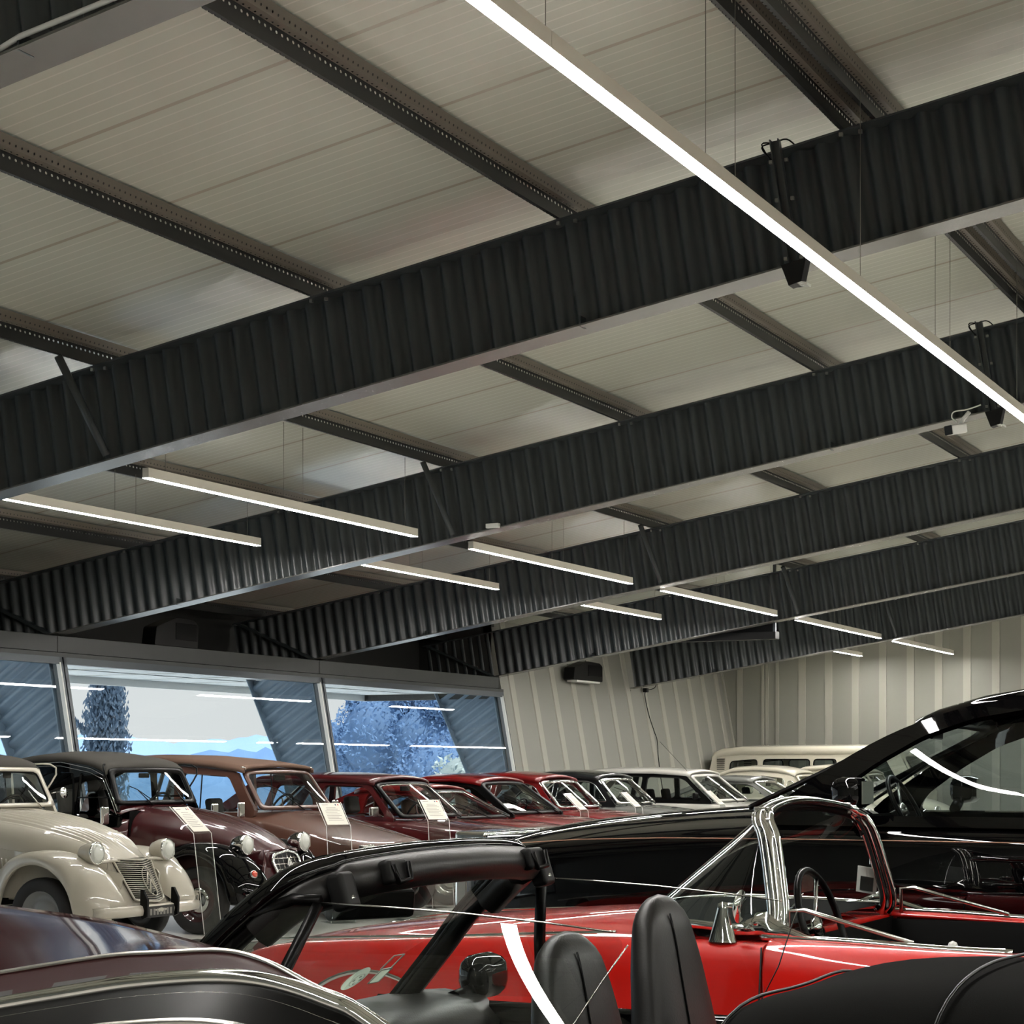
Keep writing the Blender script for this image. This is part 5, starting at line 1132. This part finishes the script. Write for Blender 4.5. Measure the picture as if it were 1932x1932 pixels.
for s in (1, -1):
    o = MB().obox((.715, s * .49, 1.185), (.045, .06, .085), (.0, .3, 0)).build('corner_block', M['black'], t, bev=.012)
    MB().lathe([(.009, 0), (.009, .003), (.001, .003)], 14, Matrix.Translation((.69, s * .49, 1.17)) @ Matrix.Rotation(R(-80), 4, 'Y')).build('screw', M['chrome_dull'], o)
    # quarter light post and its top rail
    o = MB().tube([(.742, s * .548, 1.160), (.79, s * .635, .99), (.828, s * .73, .80)], [.014, .016, .018], 4).build('quarter_light_post', M['trimblk'], t)
    MB().tube([(.735, s * .548, 1.168), (.80, s * .558, 1.170), (.90, s * .575, 1.13)], .013, 4).build('quarter_light_rail', M['trimblk'], o)
    MB().add([(.76, s * .552, 1.155), (.83, s * .562, 1.15), (1.02, s * .60, 1.03), (1.20, s * .64, .82), (.84, s * .72, .82)], [(0, 1, 2, 3, 4)]).build('quarter_light', M['carglass'], o)
    # raised door glass, rear edge cut at a slant
    gy = lambda z: s * lerp(.62, .548, (z - .80) / .36)
    shp = resample(rounded([(.83, .80), (.742, 1.162), (.40, 1.150), (.05, 1.122), (.02, 1.10), (.10, .95), (.20, .80)], [0, 0, .0, .03, .03, 0, 0], 4), 60)
    sag = lambda x, z: (x, s * (lerp(.73, .548, (z - .80) / .36) - .075 * (.74 - x) - .035 * (.74 - x) * (.74 - x) * 0 + .008 * math.sin((z - .8) / .36 * math.pi)), z)
    rws = []
    for iv in range(25):
        v = iv / 24; zf = lerp(.80, 1.162, v); zr_ = lerp(.80, 1.118, v); xf = lerp(.83, .742, v); xr = interp(zr_, [(.80, .20), (.95, .10), (1.07, .035), (1.10, .03), (1.118, .05)])
        rws.append([sag(lerp(xf, xr, iu / 24), lerp(zf, zr_, iu / 24)) for iu in range(25)])
    dg = MB().grid(rws).build('door_glass', M['carglass'], t)
    MB().tube([sag(.742, 1.163), sag(.58, 1.159), sag(.40, 1.151), sag(.20, 1.137), sag(.06, 1.124)], .0022, 5).build('glass_edge', M['chrome_dull'], dg)
    MB().tube([sag(.022, 1.10), sag(.06, 1.03), sag(.10, .95), sag(.20, .80)], .0018, 5).build('glass_edge', M['chrome_dull'], dg)
# interior mirror below the header
o = MB().obox((.955, -.02, 1.118), (.03, .25, .075), (0, -.1, -.5)).build('rear_view_mirror', M['black'], t, bev=.02); MB().obox((.9405, -.011, 1.117), (.004, .23, .058), (0, -.1, -.5)).build('mirror_glass', M['chrome'], o)
MB().tube([(.96, -.02, 1.15), (.93, -.02, 1.20)], .012, 8).build('mirror_stem', M['black'], o)
o = MB().obox((1.05, -.80, .862), (.11, .17, .13)).build('door_mirror', M['blackpaint'], t, bev=.05)
MB().tube([(1.06, -.64, .81), (1.06, -.76, .82)], .025, 8).build('mirror_foot', M['trimblk'], o)
# badges on the screen
M['stick'] = mat('sticker_green', lin(170, 180, 165), .6); n_ = M['stick'].node_tree; tr_ = n_.nodes.new('ShaderNodeBsdfTranslucent'); tr_.inputs[0].default_value = lin(190, 200, 185); mx_ = n_.nodes.new('ShaderNodeMixShader')
mx_.inputs[0].default_value = .8; n_.links.new(n_.nodes['Principled BSDF'].outputs[0], mx_.inputs[1]); n_.links.new(tr_.outputs[0], mx_.inputs[2]); n_.links.new(mx_.outputs[0], n_.nodes['Material Output'].inputs[0])
T = Matrix.Translation((1.235, -.385, .872)) @ Matrix.Rotation(R(-62), 4, 'Y')
st_ = MB().lathe([(.001, 0), (.048, 0), (.049, -.001)], 30, Matrix(((0, -.75, -.66, 1.216), (-1, 0, 0, -.375), (0, .66, -.75, .885), (0, 0, 0, 1)))).build('round_sticker', M['stick'], t)
def text(s_, size, mw, par, m, name='lettering'):
    c = bpy.data.curves.new('f', 'FONT'); c.body = s_; c.size = size; c.align_x = 'CENTER'; c.align_y = 'CENTER'; c.extrude = .0004; c.materials.append(m)
    o = bpy.data.objects.new('f', c); sc.collection.objects.link(o); dg = bpy.context.evaluated_depsgraph_get(); dg.update(); me = bpy.data.meshes.new_from_object(o.evaluated_get(dg)); bpy.data.objects.remove(o, do_unlink=True)
    o = bpy.data.objects.new(name, me); sc.collection.objects.link(o); o.parent = par; o.matrix_local = mw; return o
base_m = Matrix.Translation((1.214, -.375, .882)) @ Matrix.Rotation(R(-52), 4, 'Y') @ Matrix.Rotation(R(8), 4, 'X') @ Matrix.Rotation(R(-90), 4, 'Z')
cm = Matrix(((0, -.75, -.66, 1.214), (-1, 0, 0, -.375), (0, .66, -.75, .884), (0, 0, 0, 1))); base_m = cm
for ch, dx, dy in (('A', .016, 0), ('C', 0, -.016), ('D', -.016, 0), ('O', 0, .014)): text(ch, .013, base_m @ Matrix.Translation((dx, dy, .003)), st_, M['trimblk'])
MB().lathe([(.025, .002), (.027, .002), (.027, .0026), (.025, .0026)], 30, cm).build('ring', M['platetxt'], st_)
for kx, zz in ((1.16, .925), (1.20, .885)):
    a = Vector((kx, -.475, zz)); u = Vector((0, .028, 0)); v = Vector((-.022, 0, .020))
    P4 = [a - u - v, a + u - v, a + u + v, a - u + v]
    if zz < .9: MB().add(P4, [(0, 1, 2, 3)]).build('permit_sheet', M['stick'], t)
    MB().tube(P4, .002, 4, closed=True).build('permit_frame', mat('permit_grey', lin(165, 165, 155), .6), t)
# two tall seats with stitched seams
def tall_seat(y, top, xo):
    rows = []; n = 16
    for i in range(n + 1):
        u = i / n; z = lerp(.42, top, u); w_ = interp(u, [(0, .27), (.45, .25), (.75, .20), (.88, .165), (.95, .145), (.985, .115), (1, .06)]); d = interp(u, [(0, .09), (.5, .065), (.85, .048), (.96, .036), (1, .010)]); x = xo - .10 * (u - 1) * -1 - .02
        rows.append([(x + d * math.copysign(abs(math.cos(a)) ** .6, math.cos(a)), y + w_ * .8 * math.copysign(abs(math.sin(a)) ** .6, math.sin(a)), z) for a in [2 * math.pi * k / 24 for k in range(24)]])
    b = MB().grid(rows, closed_v=True); m_ = len(b.v); b.f.append(tuple(m_ - 24 + k for k in range(24))); b.s.append(True)
    o = b.build('seat', M['seat'], t, subs=1)
    for off in (.22,):
        pts = []
        for i in range(3, n):
            u = i / n; z = lerp(.42, top, u); w_ = interp(u, [(0, .27), (.45, .25), (.75, .20), (.88, .165), (.95, .145), (.985, .115), (1, .06)]); d = interp(u, [(0, .09), (.5, .065), (.85, .048), (.96, .036), (1, .010)]); x = xo - .10 * (1 - u) * 1 * 1 - .02
            x = xo - .10 * (u - 1) * -1 - .02
            pts.append((x - d - .001, y + w_ * off, z))
        MB().tube(pts, .0028, 5).build('seam', M['trimblk'], o)
    MB().obox((xo + .1, y, .38), (.46, .44, .16), (0, -.1, 0)).build('seat_cushion', M['seat'], t, bev=.05)
    MB().tube([(xo - .09, y - .03, .80), (xo - .095, y - .03, .83), (xo - .095, y + .03, .83), (xo - .09, y + .03, .80)], .006, 6, closed=True).build('belt_slot', M['chrome_dull'], o)
tall_seat(.27, 1.10, .305); tall_seat(-.33, 1.145, .335)
# folded hood cover behind the seats
rows = []
for i, x in enumerate([-.07, -.12, -.16, -.28, -.4, -.6, -.8, -1.0]):
    zt_ = interp(x, [(-1.0, .90), (-.8, 1.02), (-.6, 1.045), (-.4, 1.03), (-.28, 1.01), (-.16, .975), (-.12, .955), (-.07, .82)])
    rows.append([(x, .76 * k, .72 + (zt_ - .72) * (1 - abs(k) ** 4.5) + .004 * math.sin(k * 7 + x * 9)) for k in [q / 12 for q in range(-12, 13)]])
cov = MB().grid(rows).build('folded_hood_cover', noisebump(mat('black_hood_cloth', lin(9, 9, 8), .9, spec=.05), 500, .4, .001), t, subs=1, solid=.01)
for x, dz in ((-.16, .004), (-.6, .004)): MB().tube([(x, .76 * k, .72 + (interp(x, [(-.6, 1.045), (-.4, 1.03), (-.16, .975)]) - .72) * (1 - abs(k) ** 4.5) + .004 * math.sin(k * 7 + x * 9) + dz) for k in [q / 12 for q in range(-12, 13)]], .004, 5).build('seam', M['trimblk'], cov)
# ---------------------------------------------------------------- maroon coupe at the lower left corner
t = thing('coupe_car', 'maroon coupe with chrome drip rail, its curved roof filling the lower left corner', 'car', (-1.4, 1.75, 0), 0)
ox, oy = -1.4, 1.75
mar = mat('maroon_paint', lin(54, 8, 11), .5, 0, .85, crough=.05, spec=0.0)
rail = [(-1.75, 1.2, 1.12), (-1.45, 1.2, 1.19), (-1.115, 1.2, 1.25), (-1.081, 1.2, 1.258), (-1.001, 1.2, 1.273), (-.943, 1.2, 1.283), (-.87, 1.2, 1.291), (-.817, 1.2, 1.29), (-.765, 1.2, 1.279), (-.727, 1.2, 1.264), (-.62, 1.19, 1.20), (-.50, 1.17, 1.10), (-.36, 1.12, .94)]
thin = [(-1.80, 1.31, 1.15), (-1.5, 1.31, 1.21), (-1.208, 1.3, 1.262), (-1.171, 1.3, 1.269), (-1.053, 1.3, 1.289), (-.99, 1.3, 1.295), (-.93, 1.3, 1.299), (-.88, 1.29, 1.293), (-.829, 1.28, 1.277), (-.775, 1.27, 1.262), (-.66, 1.26, 1.20), (-.54, 1.25, 1.10), (-.38, 1.22, .94)]
sil = [(-2.35, 2.05, 1.22), (-2.1, 2.05, 1.26), (-1.86, 2.02, 1.276), (-1.80, 2.0, 1.275), (-1.513, 1.85, 1.275), (-1.284, 1.7, 1.273), (-1.043, 1.5, 1.276), (-.93, 1.40, 1.277), (-.858, 1.35, 1.266), (-.80, 1.33, 1.252), (-.68, 1.33, 1.19), (-.56, 1.33, 1.09), (-.40, 1.3, .93)]
far = [(x + .28 * x / math.hypot(x, y), y + .28 * y / math.hypot(x, y), z - .10) for x, y, z in sil]; far2 = [(x + .15 * x / math.hypot(x, y), y + .15 * y / math.hypot(x, y), max(.8, z - .30)) for x, y, z in far]
L_ = lambda p: Vector((p[0] - ox, p[1] - oy, p[2]))
rs_ = [crom([L_(p) for p in c], 5) for c in (thin, sil, far, far2)]
mid = [a.lerp(b, .5) + Vector((0, 0, -.004)) for a, b in zip(rs_[0], rs_[1])]
MB().grid([rs_[0], mid, rs_[1], [a.lerp(b, .4) + Vector((0, 0, .02)) for a, b in zip(rs_[1], rs_[2])], rs_[2], rs_[3]]).build('roof', mar, t, subs=1)
rl = crom([L_(p) for p in rail], 5)
MB().grid([rs_[0], [a.lerp(b, .5) + Vector((0, 0, -.012)) for a, b in zip(rs_[0], rl)], rl]).build('gutter', mat('dark_gutter', lin(44, 7, 10), .6, 0, .12, crough=.2, spec=.1), t)
MB().tube([p + Vector((0, 0, .001)) for p in rs_[0]], .0028, 6).build('roof_bead', M['chrome_dull'], t)
MB().tube(rl, .0068, 10).build('drip_rail', M['chrome'], t)
MB().tube([p + Vector((0, -.012, -.012)) for p in rl], .003, 8).build('lower_rail', M['chrome_dull'], t)
lv = MB()
for i in range(8, 50, 5):
    a, b_ = rs_[0][i], rl[i]; a2, b2_ = rs_[0][i + 3], rl[i + 3]
    lv.add([a.lerp(b_, .36) - Vector((0, .003, .006)), a2.lerp(b2_, .36) - Vector((0, .003, .006)), a2.lerp(b2_, .66) - Vector((0, .004, .007)), a.lerp(b_, .66) - Vector((0, .004, .007))], [(0, 1, 2, 3)])
lv.build('gutter_vents', M['rubber'], t)
win = [Vector((p.x, p.y - .02, p.z - .014)) for p in rl]; fr1 = [Vector((p.x, p.y - .035, p.z - .03)) for p in rl]
MB().grid([rl, win, fr1]).build('window_frame', M['trimblk'], t); MB().tube(fr1, .0035, 6).build('window_trim', M['chrome_dull'], t)
blt = [Vector((p.x, -.85 + .0, .88)) for p in fr1]
MB().grid([[p + Vector((0, .02, -.03)) for p in rs_[0]], [p - Vector((0, 0, .03)) for p in mid], [p - Vector((0, 0, .03)) for p in rs_[1]], [Vector((p.x, .55, .85)) for p in rs_[1]]]).build('headlining', M['interior'], t)
MB().grid([fr1, [a.lerp(b_, .5) + Vector((0, -.02, 0)) for a, b_ in zip(fr1, blt)], blt]).build('side_window', M['darkglass'], t)
fb = [Vector((p.x, .78, .9)) for p in rs_[3]]
body_ = loft([(-1.9, body_profile(.6, .3, .62, .66)), (-1.6, body_profile(.76, .26, .78, .84)), (-.6, body_profile(.85, .24, .87, .88)), (1.0, body_profile(.85, .24, .86, .86)), (1.9, body_profile(.80, .26, .76, .78)), (2.3, body_profile(.62, .3, .6, .62))])
body_.build('body', mar, t, subs=1, fix=True)
for x in (-1.0, 1.5):
    for s in (1, -1): wheel(t, x, s * .73, .31, .17)
MB().tube([rl[46] + Vector((0, .01, .004)), rl[47] + Vector((0, .008, .010)), rl[48] + Vector((0, .006, .008)), rl[51] + Vector((0, .004, .004))], .003, 6).build('rail_end_clip', M['chrome'], t)
# ---------------------------------------------------------------- clear text stands in front of the cars
M['acryl'] = glassmat('clear_acrylic', (.93, .95, .94)); M['paper'] = mat('printed_sheet', lin(205, 202, 190), .6); M['ink'] = mat('ink_grey', lin(120, 118, 112), .7)
M['fblue'] = mat('flag_blue', lin(30, 40, 80), .6); M['fred'] = mat('flag_red', lin(170, 40, 40), .6)
def stand(x, y, label, rz=0):
    t = thing('text_stand', label, 'sign stand', (x, y, 0), R(rz), 'clear text stands')
    w_ = .125; A = (0, .915); B = (-.25, 1.14); D = (.12, 0.006)
    f = lambda p, yy, d=0: (p[0] + d, yy, p[1] + d * .9)
    MB().add([f(A, -w_), f(A, w_), f(B, w_), f(B, -w_)], [(0, 1, 2, 3)]).build('plate', M['acryl'], t, solid=.006)
    MB().add([f(D, -w_), f(D, w_), f(A, w_), f(A, -w_)], [(0, 1, 2, 3)]).build('leg', M['acryl'], t, solid=.006)
    MB().box((-.15, -w_, 0), (.13, w_, .006)).build('foot', M['acryl'], t)
    for s in (1, -1): MB().tube([(D[0], s * w_, D[1]), (A[0], s * w_, A[1]), (B[0], s * w_, B[1])], .003, 5).build('polished_edge', M['white'], t)
    a = Vector((A[0], 0, A[1])); b = Vector((B[0], 0, B[1])); n = Vector((.67, 0, .74)) * .007
    def q(u0, u1, v0, v1, dd=0):
        return [a.lerp(b, v) + Vector((0, u * .11, 0)) + n * (1 + dd) for u, v in ((u0, v0), (u1, v0), (u1, v1), (u0, v1))]
    sh = MB().add(q(-1, 1, .05, .95), [(0, 1, 2, 3)]).build('printed_sheet', M['paper'], t)
    ink = MB()
    for k in range(9): ink.add(q(-.7 + (.2 if k > 6 else 0), .7 - .15 * (k % 3), .22 + k * .065, .235 + k * .065, .1), [(0, 1, 2, 3)])
    ink.add(q(-.8, -.2, .86, .88, .1), [(0, 1, 2, 3)]); ink.build('text_lines', M['ink'], sh)
    MB().add(q(.45, .55, .84, .90, .1), [(0, 1, 2, 3)]).build('flag_blue', M['fblue'], sh); MB().add(q(.68, .78, .84, .90, .1), [(0, 1, 2, 3)]).build('flag_red', M['fred'], sh)
stand(-9.66, 13.2, 'clear stand with a tilted text sheet between the two small saloons')
stand(-9.70, 15.42, 'clear text stand before the brown hatchback', -35)
stand(-9.80, 17.55, 'clear text stand before the dark red hatchback', -35)
stand(-10.55, 22.82, 'clear text stand before the chrome-screened red saloon')
stand(-10.7, 25.0, 'clear text stand before the black roofed saloon')
stand(-10.3, 27.3, 'clear text stand before the white estate')
# ---------------------------------------------------------------- loudspeakers, brackets, camera, cable, black case
def speaker(label, loc, size, tilt, under=None):
    t = thing('loudspeaker', label, 'loudspeaker', loc); a, b, c = size
    MB().prism(rounded([(-b / 2, 0), (-b / 2 + .04, c * .62), (0, c), (b * .4, c * .96), (b / 2, c * .8), (b / 2, 0)], .03), lambda u, v, k: ((k - .5) * a, u, v)).build('cabinet', M['black'], t, bev=.008)
    MB().box((a / 2 + .001, -.02, c * .25), (a / 2 + .008, b * .46, c * .82)).build('grille_cloth', M['trimblk'], t, bev=.003)
    return t
speaker('black loudspeaker standing on the header above the windows', (-14.18, 18.72, 2.941), (.2, .86, .36), 0)
sp = speaker('black loudspeaker mounted on the striped inclined wall', (-13.93, 30.1, 3.0), (.2, 1.2, .34), 0)
MB().box((-.1, -.45, -.03), (.09, .5, .0)).build('lit_underside', M['white'], sp)  # white sheet stands in for the light seen beneath the cabinet
def bracket(label, Y, camera=False):
    x = -3.86; t = thing('floodlight_bracket', label, 'bracket', (x, Y, zbot(x)), 0, 'floodlight brackets on the beams')
    h = ztop(x) - zbot(x) + .05; k = -.1534
    pts = [(-k * 0 + .15, -.035, -.12), (.15 - .05, -.035, .25), (0.02, -.035, h)]
    b = MB()
    lo, hi = (.145, -.13), (.0, h)
    P = lambda dx, y, tt: (lerp(lo[0], hi[0], tt) + dx, y, lerp(lo[1], hi[1], tt))
    for x0, x1, y0, y1 in ((-.03, .03, -.012, -.004), (-.03, -.022, -.05, -.012), (.022, .03, -.05, -.012)):
        b.add([P(x0, y0, 0), P(x1, y0, 0), P(x1, y1, 0), P(x0, y1, 0), P(x0, y0, 1), P(x1, y0, 1), P(x1, y1, 1), P(x0, y1, 1)], [(0, 3, 2, 1), (4, 5, 6, 7), (0, 1, 5, 4), (1, 2, 6, 5), (2, 3, 7, 6), (3, 0, 4, 7)])
    b.build('channel', M['beam'], t)
    bo = MB()
    for tt in (.86, .6, .2):
        for dx in (-.05, .05): bo.obox(P(dx, -.012, tt), (.02, .02, .02))
    bo.build('bolt', M['galv'], t)
    o = MB().prism([(-.08, .04), (.08, .07), (.05, -.07), (-.03, -.09)], lambda u, v, q: (.16 + u, -.06 - q * .09, -.06 + v)).build('floodlight', M['black'], t, bev=.004)
    MB().obox((.20, -.105, -.135), (.09, .08, .015), (0, .25, 0)).build('glass', M['lens'], o)
    for q in (0, 1): MB().tube(crom([(-.02 - q * .01, .0, h - .12), (-.09, -.01, h - .03 + q * .02), (-.02, .02, h + .0), (.06, .02, h + .01), (.12, .03, h - .04)], 4), .005, 5).build('cable', M['trimblk'], t)
bracket('vertical bracket with floodlight on the nearest full-width beam', 11.155)
bracket('vertical bracket with floodlight on the second full-width beam, beside the camera', 16.455)
t = thing('security_camera', 'white security camera hanging under the second full-width beam', 'camera', (-4.03, 16.34, 4.33))
T = Matrix.Rotation(R(-25), 4, 'Z') @ Matrix.Rotation(R(12), 4, 'X')
b = MB(); b.obox((0, 0, .05), (.085, .2, .085), (R(12), 0, R(-25))); b.build('housing', M['white'], t, bev=.015)
MB().obox((-.045, -.095, .03), (.08, .012, .08), (R(12), 0, R(-25))).build('front_glass', M['black'], t, bev=.012)
MB().tube([(.02, .05, .09), (.05, .06, .15), (.10, .05, .20)], .018, 8).build('arm', M['white'], t)
MB().tube(crom([(.0, .06, .12), (-.05, .05, .16), (-.03, .04, .21), (.08, .04, .22), (.2, .04, .25)], 5), .006, 6).build('cable', M['white'], t)
# wires and cable
t = thing('wall_cable', 'thin black cable hanging down the striped inclined wall', 'cable', (xw(3.0) + .05, 33.0, 3.0))
xl = lambda y, z: (xw(z) + .035 - (xw(3.0) + .05), y - 33.0, z - 3.0)
MB().tube(crom([xl(33.15, 2.93), xl(33.05, 2.85), xl(33.08, 2.5), xl(33.2, 2.2), xl(33.28, 2.0), xl(33.2, 1.7), xl(33.15, 1.3), xl(33.15, .9)], 6), .008, 6).build('cable', M['trimblk'], t)
MB().obox((0.03, .05, -.05), (.08, .1, .08)).build('socket', M['black'], t, bev=.01)
MB().tube(crom([(0.04, .05, -.05), (.15, .2, .0), (.35, -.2, .12)], 4), .008, 6).build('lead', M['trimblk'], t)
tag(MB().box((-11.9, 27.42, 3.43), (-9.5, 27.6, 3.55)).build('screen_case', M['black'], bev=.01), 'flat black case hanging under the fourth beam near its middle', 'case')
o = bpy.data.objects['screen_case']; MB().box((-9.54, 27.42, 3.54), (-9.50, 27.46, zceil(-9.52) - .002)).build('hanger', M['alu'], o); MB().box((-10.8, 27.5, 3.54), (-9.55, 27.56, 3.80)).build('back_plate', M['black'], o)
tag(MB().tube([(-8.2, 5.90, zbot(-8.2) + .04), (-5.4, 5.90, zbot(-5.4) + .04), (-5.18, 5.87, zbot(-5.18) + .05), (-3.0, 5.90, zbot(-3.0) + .04)], .012, 8).build('conduit', M['white']), 'white conduit tube along the top left roof beam', 'pipe')
tag(MB().obox((-8.58, 16.45, zbot(-8.58) + .03), (.14, .05, .045)).build('junction_box', M['white'], bev=.006), 'small white junction box on the lower edge of the second full-width beam', 'box')
